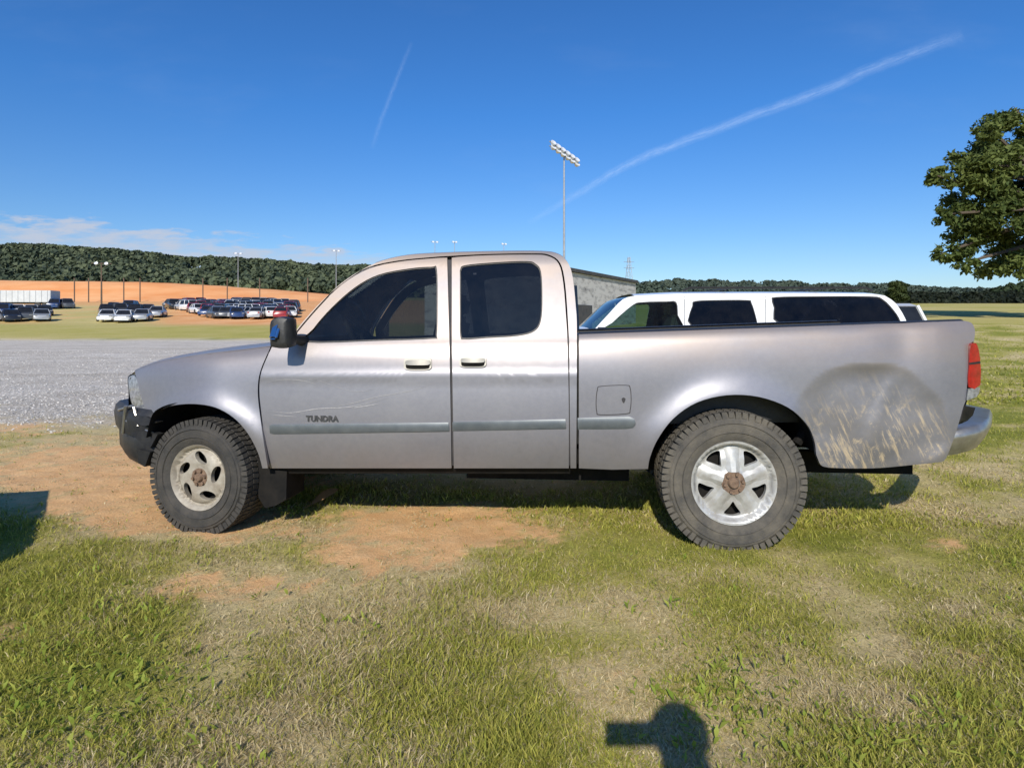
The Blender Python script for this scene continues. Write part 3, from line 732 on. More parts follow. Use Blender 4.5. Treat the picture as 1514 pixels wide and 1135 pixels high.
for fm in (0, 1):
    Lr = [T(x, btop(x)+.3, v_bed(x, btop(x))-.002) for x in np.linspace(857, 1425, 16)]
    Rr = [Vector((p.x, .17, p.z+.004)) for p in Lr]
    if fm: Lr = [Vector((p.x, W-p.y, p.z)) for p in Lr]; Rr = [Vector((p.x, W-p.y, p.z)) for p in Rr]
    loft('bed_rail', Lr, Rr, M['black_plastic'], truck, 6, lambda s, t: (0, 0, .010*(1-(2*t-1)**2)))
u0 = T(857, 492, 0).x; u1 = T(1428, 480, .1).x; z0 = T(857, 494, .1).z; z1 = T(1428, 475, .1).z
mb = MB()
for ya, yb in ((.165, .19), (W-.19, W-.165)):
    mb.hexa([(u0, ya, .72), (u1, ya, .78), (u1, yb, .78), (u0, yb, .72), (u0, ya, z0-.005), (u1, ya, z1-.005), (u1, yb, z1-.005), (u0, yb, z0-.005)])
mb.hexa([(u0, .19, .70), (u1, .19, .76), (u1, W-.19, .76), (u0, W-.19, .70), (u0, .19, .73), (u1, .19, .79), (u1, W-.19, .79), (u0, W-.19, .73)])
mb.hexa([(u0-.01, .09, .6), (u0+.03, .09, .6), (u0+.03, W-.09, .6), (u0-.01, W-.09, .6), (u0-.01, .09, z0-.01), (u0+.03, .09, z0-.01), (u0+.03, W-.09, z0-.01), (u0-.01, W-.09, z0-.01)])
mb.build('bed_liner', M['black_plastic'], truck)
L = [T(1436, 479, .11), T(1440, 490, .11), T(1438, 540, .12), T(1431, 590, .12), T(1420, 622, .12)]
tg = loft('tailgate', L, [Vector((p.x, W-p.y, p.z)) for p in L], M['paint'], truck, 10, lambda s, t: (.03*(1-(2*t-1)**2), 0, 0))
def v_tail(px, py): return .03 + max(0, (px-1425)/30)**2*.07
for fm, fd in ((near(v_tail), (0,-1,0)), (farm(v_tail), (0,1,0))):
    tl = panel('tail_light', closed([(1435,511),(1441,507),(1445,510),(1449,529),(1449.5,569),(1432,572),(1433,540)], 2), fm, M['red_lens'], truck, 6, thick=(0, .06*-fd[1], 0), facedir=fd)
    panel('reverse_lens', [(1431.5,574.5),(1449,572.5),(1447.5,581),(1443.5,587),(1429,592)], fm, M['clear_lens'], tl, 6, thick=(0, .05*-fd[1], 0), facedir=fd)
    panel('lens_divider', [(1433,536),(1449,534),(1449.3,537),(1433,539)], (lambda f: lambda x, y: f(x, y) + Vector((0, -.003 if f(x,y).y < 1 else .003, 0)))(fm), M['black_plastic'], tl, 6, facedir=fd)
def sweep(name, path, prof, m):
    vs = []; fs = []; n = len(path); k = len(prof)
    for i, p in enumerate(path):
        d = (path[min(i+1, n-1)] - path[max(i-1, 0)]); d.z = 0; d.normalize(); nn = Vector((d.y, -d.x, 0))
        if nn.x * p.x < 0 and abs(nn.x) > .2: nn = -nn
        if abs(nn.x) <= .2: nn = Vector((nn.x, -1 if p.y < W/2 else 1, 0)).normalized()
        for o_, z in prof: vs.append((p.x + nn.x*o_, p.y + nn.y*o_, p.z + z))
    for i in range(n-1):
        for j in range(k):
            j2 = (j+1) % k; fs.append((i*k+j, (i+1)*k+j, (i+1)*k+j2, i*k+j2))
    fs += [tuple(range(k))[::-1], tuple((n-1)*k+j for j in range(k))]
    mb = MB(); mb.add(vs, fs); return mb.build(name, m, truck, 45)
def mirror_path(ps): return ps + [Vector((p.x, W-p.y, p.z)) for p in ps[::-1]]
fp = [T(226, 640, .11), T(212, 640, .11), T(192, 640, .18), T(178, 640, .32), T(171, 640, .6)]
for p in fp: p.z = 0
ztop, zmid, zbot = T(180,600,.3).z, T(180,636,.3).z, T(190,686,.2).z
sweep('front_bumper', mirror_path(fp), [(-.05, zmid), (.0, zmid-.01), (.012, (zmid+ztop)/2), (.0, ztop-.03), (-.03, ztop), (-.08, ztop)], M['black_plastic'])
fp2 = [p + Vector((.02, .015, 0)) for p in fp]
sweep('front_valance', mirror_path(fp2), [(-.10, zbot+.01), (-.03, zbot), (.0, zbot+.05), (.004, zmid-.05), (-.012, zmid-.012), (-.07, zmid-.012)], M['black_plastic'])
for a, b, r in (((186, 600, .2), (182, 640, .26), .012), ((198, 602, .16), (205, 630, .13), .010), ((176,606,.33),(196,600,.18),.010), ((187,622,.2),(226,640,.08),.008)):
    mb = MB(); mb.tube([T(*a), T(*b)], r, 8)
    mb.build('bumper_bracket', M['chrome'], truck)
for pts in ([(196,614,.13),(216,616,.09),(232,624,.075),(214,630,.08),(200,626,.11)], [(192,640,.15),(214,637,.085),(233,642,.07),(222,662,.075),(206,652,.09)], [(203,664,.11),(222,668,.08),(214,690,.10),(204,684,.12)]):
    mb = MB(); a = [T(*q) for q in pts]; b = [q + Vector((.01, .05, 0)) for q in a]; n = len(a)
    mb.add(a + b, [tuple(range(n)), tuple(range(n, 2*n))[::-1]] + [(i, (i+1) % n, n+(i+1) % n, n+i) for i in range(n)])
    mb.build('broken_bumper_piece', M['black_plastic'], truck, smooth=20)
rp = [T(1402, 650, .085), T(1425, 650, .075), T(1448, 650, .10), T(1460, 650, .17), T(1467, 650, .4), T(1468, 650, .8)]
for i_, p in enumerate(rp): p.z = (-.03, -.015, .002, .010, .012, .012)[i_]
zt, zm, zl = T(1440,628,.1).z, T(1440,643,.1).z, T(1430,670,.1).z
sweep('rear_bumper', mirror_path(rp), [(-.09, zl), (-.055, zl+.004), (-.028, zl+.045), (-.004, zm-.005), (-.002, zm+.012), (-.016, zt-.016), (-.03, zt-.010), (-.10, zt-.008)], M['chrome'])
def well(pts, v1, name='wheel_well'):
    L = [T(x, y-3, .035) for x, y in pts]
    for far_ in (0, 1):
        a = [Vector((p.x, W-p.y if far_ else p.y, p.z)) for p in L]; b = [Vector((p.x, W-v1 if far_ else v1, p.z)) for p in L]
        loft(name, a, b, M['under'], truck, 4)
well(arch_r, .6)
af = sm([(392,692),(381,668),(366,640),(345,617),(318,602),(287,597),(257,599),(236,606),(224,618),(216,650)], 4)
well(af, .6)
ux = lambda px: T(px, 650, .3).x
mb = MB()
def slab(a, b, y0, y1, zb, zt_): mb.hexa([(a,y0,zb),(b,y0,zb),(b,y1,zb),(a,y1,zb),(a,y0,zt_),(b,y0,zt_),(b,y1,zt_),(a,y1,zt_)])
slab(ux(400), ux(950), .12, W-.12, .47, .56)
slab(ux(190), ux(400), .55, W-.55, .42, .95)
slab(ux(950), ux(1220), .58, W-.58, .50, .72)
slab(ux(1215), ux(1370), .3, W-.3, .62, .74)
for yy in (.45, W-.53): slab(ux(215), ux(1370), yy, yy+.08, .36, .50)
slab(ux(690), ux(930), .3, .6, .32, .5)
slab(ux(420), ux(700), .55, W-.55, .30, .5)
slab(ux(700), ux(960), .7, W-.5, .30, .5)
mb.build('underbody', M['under'], truck, smooth=0)
rc = T(1085, 708, .3); fc = T(291, 709, .3)
mb = MB(); mb.tube([(rc.x, .1, .40), (rc.x, W-.1, .40)], .05, 12); mb.build('axle', M['under'], truck)
mb = MB(); mb.tube([(fc.x, .25, .40), (fc.x, W-.25, .40)], .04, 12); mb.build('axle', M['under'], truck)
mb = MB(); mb.tube([T(975, 690, .42), T(1085, 700, .42), T(1150, 668, .40), T(1196, 640, .38)], .03, 6); mb.build('leaf_spring', M['under'], truck)
mb = MB(); mb.tube([T(1178, 655, .2), T(1196, 628, .2)], .03, 8); mb.build('spring_shackle', M['under'], truck)
mb = MB(); mb.tube([(ux(600),.95,.5), (ux(950),1.0,.5), (ux(1240),.8,.58)], .035, 10); mb.build('exhaust_pipe', M['under'], truck)
rw = T(1085, 713, .0); fw = T(291, 709, .03)
make_wheel(truck, (rw.x, -.005, .396), .430, .252, .28, 'star', 0, True, M['dusty_rubber'], M['alloy'], spin=.95)
make_wheel(truck, (fw.x, .035, .358), .378, .212, .26, 'slot', -.185, True, M['rubber'], M['cream_rim'], spin=.2)
make_wheel(truck, (rw.x, W+.005, .396), .430, .252, .28, 'star', PI, True, M['dusty_rubber'], M['alloy'])
make_wheel(truck, (fw.x, W-.035, .358), .378, .212, .26, 'slot', PI-.185, True, M['rubber'], M['cream_rim'])
for s in (0, 1):
    P = [T(381, 676, .08), T(402, 694, .08), T(424, 697, .08), T(423, 738, .08), T(408, 747, .08), T(392, 751, .08), T(382, 735, .08)]
    mb = MB(); vs = []
    for dy in (0, .22):
        for p in P: vs.append((p.x + dy*.12, (W-p.y-dy) if s else p.y+dy, p.z))
    n = len(P); mb.add(vs, [tuple(range(n)), tuple(range(n, 2*n))[::-1]] + [(i, (i+1) % n, n+(i+1) % n, n+i) for i in range(n)])
    mb.build('mud_flap', M['under'], truck, smooth=0)
for s in (0, 1):
    c = T(420, 491, -.12); cc = Vector((c.x, W-c.y if s else c.y, c.z)); sg = -1 if s else 1
    ol = closed([(-.060,-.078),(-.048,-.095),(.0,-.099),(.045,-.090),(.056,-.068),(.056,.068),(.045,.088),(.0,.096),(-.038,.088),(-.062,.052)], 3)
    mo = empty('side_mirror', cc, 0, truck)
    mb = MB(); vs = []; rings = [(-.062, .72, -.012), (-.052, .92, -.006), (0, 1, 0), (.045, .95, .004), (.062, .78, .008)]
    for yv, k, dx in rings:
        for x, z in ol: vs.append((x*k+dx, yv*sg, z*k))
    n = len(ol); fs = []
    for i in range(len(rings)-1):
        for j in range(n): fs.append((i*n+j, i*n+(j+1) % n, (i+1)*n+(j+1) % n, (i+1)*n+j))
    fs += [tuple(range(n)), tuple((len(rings)-1)*n+j for j in range(n))[::-1]]
    mb.add(vs, fs); mb.build('mirror_housing', M['black_plastic'], mo, 50)
    mb = MB(); mb.tube([(0.02, .05*sg, -.04), (.04, .21*sg, -.06)], [.026, .036], 10); mb.build('mirror_arm', M['black_plastic'], mo)
    mb = MB(); mb.box((-.026, -.057*sg, .014), (.058, .03, .125), Matrix.Rotation(-.25*sg, 3, 'Z') @ Matrix.Rotation(-.42*sg, 3, 'X')); mb.build('mirror_cap', M['mirror_chrome'], mo, bevel=.013, seg=3)
for vv in (.18, 1.02):
    a = T(610, 560, vv+.27); mb = MB()
    mb.hexa([(a.x-.25, vv+.02, .70), (a.x+.25, vv+.02, .70), (a.x+.25, vv+.52, .70), (a.x-.25, vv+.52, .70), (a.x-.25, vv+.02, .88), (a.x+.15, vv+.02, .86), (a.x+.15, vv+.52, .86), (a.x-.25, vv+.52, .88)])
    se = mb.build('seat', M['seat'], truck, bevel=.04, seg=3)
    mb = MB(); mb.box((a.x+.25, vv+.27, 1.10), (.14, .48, .62), Matrix.Rotation(.22, 3, 'Y')); mb.build('backrest', M['seat'], se, bevel=.04, seg=3)
    mb = MB(); mb.box((a.x+.34, vv+.27, 1.47), (.09, .26, .16), Matrix.Rotation(.2, 3, 'Y')); mb.build('headrest', M['seat'], se, bevel=.035, seg=3)
a = T(790, 560, .5)
mb = MB(); mb.box((a.x, W/2, .76), (.35, 1.4, .16)); se = mb.build('seat', M['seat'], truck, bevel=.04, seg=3)
mb = MB(); mb.box((a.x+.14, W/2, 1.08), (.12, 1.4, .6)); mb.build('backrest', M['seat'], se, bevel=.04, seg=3)
mb = MB(); a = T(470, 520, .4); mb.box((a.x+.02, W/2, 1.08), (.40, W-.26, .30)); mb.build('dashboard', M['interior'], truck, bevel=.04)
mb = MB(); c = T(531, 492, .5); rt = Matrix.Rotation(math.radians(62), 3, 'Y')
mb.tube([c + rt @ Vector((.19*math.cos(t), .19*math.sin(t), 0)) for t in np.linspace(0, 2*PI, 33)], .016, 8)
for t in (0, 2.2, 4.1): mb.tube([c, c + rt @ Vector((.19*math.cos(t), .19*math.sin(t), 0))], .014, 6)
mb.tube([c, c + rt @ Vector((0, 0, -.35))], .03, 8); mb.build('steering_wheel', M['interior'], truck)
mb = MB(); slab(ux(410), ux(846), .1, W-.1, .57, .62); mb.build('cab_floor', M['interior'], truck, smooth=0)
for fm, fd in ((near(v_door, .055), (0,1,0)), (farm(v_door, .055), (0,-1,0))):
    panel('door_trim', [(430,512),(650,505),(845,502),(845,690),(402,690)], fm, M['interior'], truck, 30, facedir=fd)
mb = MB(); a = T(848, 470, .3); mb.hexa([(a.x-.04,.12,.6),(a.x-.02,.12,.6),(a.x-.02,W-.12,.6),(a.x-.04,W-.12,.6),(a.x-.04,.12,1.36),(a.x-.02,.12,1.36),(a.x-.02,W-.12,1.36),(a.x-.04,W-.12,1.36)]); mb.build('cab_wall_trim', M['interior'], truck)

# ---------------------------------------------------------------- white SUV behind
fs_ = Frame(0, 6.9, 1.6); TS = fs_.T; WS = 1.95
suv = empty('sport_utility_vehicle', (fs_.o[0], fs_.o[1], 0))
tag(suv, 'long white sport utility vehicle with black rear windows parked behind the pickup bed', 'suv')
S_s = spline1([428,434,440,450,490,505,530,580,620,640], [.36,.30,.265,.235,.085,.045,.01,0,.02,.06])
def v_suv(px, py): return S_s(py) + max(0, (690-px)/70)**2*.12 + max(0, (px-1300)/50)**2*.06
def arc(cx, r, cy=605): return [(cx + r*math.cos(a), cy - r*math.sin(a)) for a in np.linspace(-.36, PI+.36, 18)]
so = sm([(622,527),(700,515),(800,505),(866,497)], 3) + sm([(876,490),(900,464),(921,442.5),(940,437)], 3) + [(1000,434.2),(1100,433.5),(1200,433.5),(1290,434.5)] + sm([(1308,437),(1324,448),(1338,470),(1347,495),(1352,525),(1354,560),(1350,608),(1340,622)], 3) + [(1225,626)] + arc(1165, 58) + [(1102,627),(798,627)] + arc(735, 58) + [(672,625),(632,622),(618,600),(616,550)]
w1 = closed([(893,490.5),(905,477),(935,451),(950,446.5),(985,445.5),(1000,446.5),(1002.5,466),(1003.5,489)], 3)
w2 = closed([(1023.5,484),(1023.5,452),(1028,445),(1060,443.5),(1105,443.5),(1111,447),(1117,465),(1120,480),(1116,484)], 3)
w3 = closed([(1152,479),(1144,455),(1141,443),(1147,439),(1200,438),(1285,438),(1305,442),(1322,459),(1331,474),(1326,479),(1240,480)], 3)
def nearS(px, py): return TS(px, py, v_suv(px, py))
def farS(px, py):
    p = TS(px, py, v_suv(px, py)); p.y = WS-p.y; return p
sb = panel('body_side', so, nearS, M['white_paint'], suv, 9, [w1, w2, w3], thick=(0,.03,0))
sf = panel('body_side', so, farS, M['white_paint'], suv, 14, [w1, w2, w3], thick=(0,-.03,0), facedir=(0,1,0))
def grow(ol, kx, ky):
    c = (sum(p[0] for p in ol)/len(ol), sum(p[1] for p in ol)/len(ol)); return [(c[0]+(p[0]-c[0])*kx, c[1]+(p[1]-c[1])*ky) for p in ol]
for w, gm in ((w1,'suv_clear'),(w2,'suv_glass'),(w3,'suv_glass')):
    panel('window_glass', grow(w,1.03,1.05), lambda x, y: nearS(x, y)+Vector((0,.012,0)), M[gm], sb, 12)
    panel('window_glass', grow(w,1.03,1.05), lambda x, y: farS(x, y)+Vector((0,-.012,0)), M[gm], sf, 16, facedir=(0,1,0))
    panel('window_seal', grow(w,1.03,1.06), lambda x, y: nearS(x, y)+Vector((0,.006,0)), M['black_plastic'], sb, 12, holes=[grow(w,.975,.93)], thick=(0,.004,0))
for xs_ in ((1012,1012.9),(1131,1131.8),(868,868.9)):
    panel('door_seam', [(xs_[0],500),(xs_[1],500),(xs_[1],620),(xs_[0],620)] if xs_[0] == 868 else [(xs_[0],438),(xs_[1],438),(xs_[1],620),(xs_[0],620)], lambda x, y: nearS(x, y)+Vector((0,-.0015,0)), M['under'], sb, 12)
def MS(L): return [Vector((p.x, WS-p.y, p.z)) for p in L]
L = [TS(x, y, v_suv(x, y)+.004) for x, y in sm([(876,490),(900,464),(921,442.5),(938,437.3)], 3)]
loft('windshield', L, MS(L), M['suv_clear'], suv, 14, lambda s, t: (-.10*(1-(2*t-1)**2)*(1-.6*s), 0, 0))
L = [TS(x, y, v_suv(x, y)+.002) for x, y in [(938,437.2),(1000,434.2),(1100,433.5),(1200,433.5),(1290,434.5),(1308,437)]]
loft('roof', L, MS(L), M['white_paint'], suv, 16, lambda s, t: (0, 0, .035*(1-(2*t-1)**4)))
L = [TS(x, y, v_suv(x, y)+.002) for x, y in [(622,527),(700,515),(800,505),(866,497),(878,490)]]
loft('hood', L, MS(L), M['white_paint'], suv, 14, lambda s, t: (-.08*(1-(2*t-1)**2), 0, .05*(1-(2*t-1)**4)))
L = [TS(x, y, v_suv(x, y)+.002) for x, y in [(1308,437),(1324,448),(1338,470),(1347,495)]]
loft('rear_window', L, MS(L), M['suv_glass'], suv, 12, lambda s, t: (.05*(1-(2*t-1)**2), 0, 0))
L = [TS(x, y, v_suv(x, y)+.002) for x, y in [(1347,495),(1352,525),(1354,560),(1350,608),(1340,622)]]
loft('tailgate', L, MS(L), M['white_paint'], suv, 12, lambda s, t: (.05*(1-(2*t-1)**2), 0, 0))
L = [TS(x, y, v_suv(x, y)+.002) for x, y in [(622,527),(616,550),(618,600),(632,622)]]
loft('front_fascia', L, MS(L), M['black_plastic'], suv, 12, lambda s, t: (-.08*(1-(2*t-1)**2), 0, 0))
mb = MB(); a = TS(640,620,.2); b = TS(1335,620,.2); mb.box(((a.x+b.x)/2, WS/2, .38), (b.x-a.x, WS-.4, .25)); mb.build('underbody', M['under'], suv)
mb = MB()
for yy in (.36, WS-.36):
    a = TS(1010, 433.5, .36); b = TS(1290, 433.5, .36); zz = a.z + .05
    mb.tube([(a.x, yy, zz-.02), (a.x+.08, yy, zz+.015), (b.x-.08, yy, zz+.015), (b.x, yy, zz-.02)], .014, 6)
for k in (.25, .75): mb.tube([(a.x+(b.x-a.x)*k, .36, zz+.012), (a.x+(b.x-a.x)*k, WS-.36, zz+.012)], .012, 6)
mb.build('roof_rack', M['black_plastic'], suv)
for px in (735, 1165):
    a = TS(px, 605, 0)
    make_wheel(suv, (a.x, .02, .37), .375, .21, .24, 'plain', 0, False, M['rubber'], M['alloy'])
    make_wheel(suv, (a.x, WS-.02, .37), .375, .21, .24, 'plain', PI, False, M['rubber'], M['alloy'])
mb = MB(); a = TS(890, 496, -.10); mb.box(a, (.16, .2, .19)); mb.build('side_mirror', M['black_plastic'], suv, bevel=.04)
for px in (985, 1095):
    a = TS(px, 540, .6)
    for yy in (.5, 1.4):
        mb = MB(); mb.box((a.x, yy, 1.10), (.14, .48, .7), Matrix.Rotation(.2, 3, 'Y')); se = mb.build('seat', M['seat'], suv, bevel=.04)
        mb = MB(); mb.box((a.x+.1, yy, 1.5), (.09, .26, .17)); mb.build('headrest', M['seat'], se, bevel=.03)
mb = MB(); a = TS(893, 500, .3); mb.box((a.x, WS/2, 1.12), (.4, WS-.3, .18)); mb.build('dashboard', M['interior'], suv, bevel=.04)

# ---------------------------------------------------------------- ordinary parked cars
def make_car(kind, pm):
    root = empty('parked_car')
    tall = kind == 'wagon'
    H_ = 1.68 if tall else 1.45; bz = .98 if tall else .90
    if tall:
        st = [(-2.25,.62,.72),(-2.15,.82,.82),(-1.3,.98,.9),(-.95,1.0,.92),(1.9,1.02,.92),(2.2,1.0,.86),(2.28,.7,.8)]
        cab = [(-1.05,-.45),(2.18,1.95)]
    else:
        st = [(-2.3,.52,.68),(-2.18,.68,.8),(-1.25,.86,.88),(-.9,.91,.9),(1.3,.95,.9),(2.1,.93,.84),(2.28,.62,.76)]
        cab = [(-1.0,-.3),(1.6,.85)]
    mb = MB(); vs = []
    for x, zt_, hw in st:
        r = [(-hw*.93, .2), (-hw, .32), (-hw, zt_*.62), (-hw+.03, zt_-.1), (-hw+.10, zt_), (hw-.10, zt_), (hw-.03, zt_-.1), (hw, zt_*.62), (hw, .32), (hw*.93, .2)]
        vs += [(x, y, z) for y, z in r]
    fs = []
    for i in range(len(st)-1):
        for j in range(10): fs.append((i*10+j, i*10+(j+1) % 10, (i+1)*10+(j+1) % 10, (i+1)*10+j))
    fs += [tuple(range(10)), tuple((len(st)-1)*10+j for j in range(10))[::-1]]
    mb.add(vs, fs); mb.build('body', pm, root, 40)
    (b0, t0), (b1, t1) = cab; hb = .80; ht = .60
    q = [(b0,-hb,bz-.02),(b1,-hb,bz-.02),(b1,hb,bz-.02),(b0,hb,bz-.02),(t0,-ht,H_-.03),(t1,-ht,H_-.03),(t1,ht,H_-.03),(t0,ht,H_-.03)]
    mb = MB(); mb.hexa(q); mb.build('window_glass', M['suv_black'], root, smooth=0)
    mb = MB(); mb.hexa([(t0-.05,-ht-.03,H_-.05),(t1+.05,-ht-.03,H_-.05),(t1+.05,ht+.03,H_-.05),(t0-.05,ht+.03,H_-.05),(t0+.1,-ht+.1,H_+.02),(t1-.1,-ht+.1,H_+.02),(t1-.1,ht-.1,H_+.02),(t0+.1,ht-.1,H_+.02)])
    for sy in (-1, 1):
        for (xa, xb) in ((b0, t0), (b1, t1), ((b0+b1)/2, (t0+t1)/2)):
            mb.tube([(xa, sy*(hb+.005), bz-.02), (xb, sy*(ht+.012), H_-.03)], .045, 6)
    mb.build('roof', pm, root, 40)
    for x in (-1.4, 1.35):
        for sy in (-1, 1):
            mb = MB(); mb.lathe([(.0,.0),(.2,.0),(.21,-.01),(.32,.0),(.33,.03),(.33,.19),(.2,.2)], 20)
            wh = mb.build('wheel', M['rubber'], root); wh.location = (x, sy*.9, .33)
            wh.rotation_euler = (0, 0, 0 if sy < 0 else PI)
    for sy in (-1, 1):
        mb = MB(); mb.box((-2.2, sy*.58, .64), (.12, .3, .14)); mb.build('headlight', M['clear_lens'], root, bevel=.02)
        mb = MB(); mb.box((2.22, sy*.62, .76), (.12, .2, .18)); mb.build('tail_light', M['red_lens'], root, bevel=.02)
    return root
CP = {'white': (.75,.75,.74), 'silver': (.42,.43,.44), 'black': (.02,.02,.022), 'dark blue': (.03,.06,.16), 'red': (.32,.03,.03), 'dark grey': (.10,.105,.11)}
protos = {}
def car(kind, colr):
    if (kind, colr) in protos: return copy_tree(protos[(kind, colr)])
    c = make_car(kind, mat('car_paint_'+colr.replace(' ', '_'), CP[colr], .3, .2 if colr in ('silver','dark grey') else 0, scale=3, coat=.5)); protos[(kind, colr)] = c
    return c
KW = {'sedan': 'low sedan', 'wagon': 'tall wagon'}
rr2 = random.Random(5)
def put(kind, colr, px, Yd, rz, label, group):
    c = car(kind, colr); x = (px-CX)/F*Yd
    c.location = (x, Yd, tz(x, Yd)); c.rotation_euler = (0, 0, rz); tag(c, label, 'car', group); return c
pal = ['white','silver','black','dark blue','red','white','silver','dark grey','black','dark grey','red','dark blue']
for Yd, p0, p1, n in ((78, 318, 412, 7), (82, 305, 424, 10), (87, 295, 430, 12), (92, 284, 432, 14), (97, 270, 432, 15), (102, 258, 424, 15), (107, 255, 415, 14)):
    for i in range(n):
        colr = rr2.choice(pal); kind = rr2.choice(['sedan','sedan','wagon'])
        put(kind, colr, p0+(p1-p0)*(i+rr2.uniform(-.38,.38))/(n-1), Yd+rr2.uniform(-1.4,1.4), rr2.choice([1.95, 1.95+PI, 1.95, 1.4, 2.5])+rr2.uniform(-.25,.25), 'small %s %s in the packed rows on the orange clay lot' % (colr, KW[kind]), 'cars packed on the clay lot')
for px, Yd, colr, kind in ((160,73,'white','sedan'),(184,72,'white','sedan'),(211,74,'silver','sedan'),(158,82,'black','wagon'),(178,85,'dark grey','wagon'),(200,83,'black','wagon'),(219,87,'dark grey','sedan'),(233,81,'silver','sedan'),(168,93,'black','sedan'),(192,95,'dark blue','wagon')):
    put(kind, colr, px, Yd, 2.05+rr2.uniform(-.2,.2), '%s %s in the small cluster on grass beside the clay lot' % (colr, KW[kind]), 'cluster of cars on the grass')
for px, Yd, colr, kind in ((-10,74,'silver','sedan'),(16,73,'black','sedan'),(38,75,'dark grey','wagon'),(62,74,'silver','sedan'),(6,84,'dark blue','wagon'),(26,86,'white','sedan'),(46,85,'silver','sedan'),(66,84,'black','sedan'),(82,102,'dark blue','wagon'),(99,103,'dark grey','wagon')):
    put(kind, colr, px, Yd, 2.2+rr2.uniform(-.2,.2), '%s %s parked near the white trailer at far left' % (colr, KW[kind]), 'cars near the white trailer')
c = car('wagon', 'white'); x = (1383-CX)/F*13.6 - 2.28; c.location = (x, 14.3, tz(x, 14.3)); c.rotation_euler = (0, 0, 0.02)
tag(c, 'white wagon, only its roof and dark window seen past the suv tail', 'car')
c = car('wagon', 'dark grey'); c.location = (-5.33, 1.90, tz(-5.3, 1.90)); c.rotation_euler = (0, 0, math.radians(33.5-180))
tag(c, 'dark grey wagon just left of the frame, its shadow at the left edge', 'car')
tr = empty('semi_trailer', ((30-CX)/F*103, 103, tz((30-CX)/F*103, 103)), .05)
tag(tr, 'long white box trailer standing in front of the clay bank', 'trailer')
mb = MB(); mb.box((0, 0, 2.0), (11.5, 2.4, 2.0))
mb.build('cargo_box', M['trailer'], tr, bevel=.05)
for k in range(12):
    mb = MB(); mb.box((-5.2+k*.95, -1.22, 2.0), (.06, .03, 1.9)); mb.build('wall_rib', M['steel'], tr, smooth=0)
mb = MB(); mb.box((0, 0, .9), (11.2, 1.0, .2)); mb.build('chassis', M['under'], tr)
for y in (-.6, .6):
    mb = MB(); mb.box((-3, y, .45), (.2, .2, .9)); mb.build('landing_leg', M['under'], tr)
for x in (3.6, 4.8):
    for y in (-1.2, .95):
        mb = MB(); mb.lathe([(0,0),(.3,0),(.5,.02),(.5,.25),(0,.25)], 18); mb.build('wheel', M['rubber'], tr).location = (x, y, .5)

# ---------------------------------------------------------------- clay bank, hills, forests
def bankz(px): return 1.36 + (HY - np.interp(px, [-300,0,200,300,360,420,470,540,620], [413,415,417,421,425,429,433,440,446]))*158/F
nxb, nyb = 140, 16; vs = []
for j in range(nyb):
    for i in range(nxb):
        px = -330 + 960*i/(nxb-1); s = j/(nyb-1)
        yb_ = 133 + 25*min(1, s*1.3) + max(0, s-.77)*80; x_ = (px-CX)/F*yb_
        zb0 = tz(x_, 133)-.2; top = float(bankz(px))
        z_ = zb0 + (top-zb0)*float(ss(0, .77, s)) - max(0, s-.77)*8
        vs.append((x_, yb_, z_ + .5*(float(fbm(np.array(x_*.12), np.array(yb_*.15), 8))-.5)))
fs2 = [(j*nxb+i, j*nxb+i+1, (j+1)*nxb+i+1, (j+1)*nxb+i) for j in range(nyb-1) for i in range(nxb-1)]
mb = MB(); mb.add(vs, fs2)
o = mb.build('clay_bank', mat('orange_clay', (.70,.265,.08), .95, c2=(.80,.40,.17), scale=.12, bump=.3, bscale=.6, mapping=(.5,1,2)), None, 60); tag(o, kind='structure')

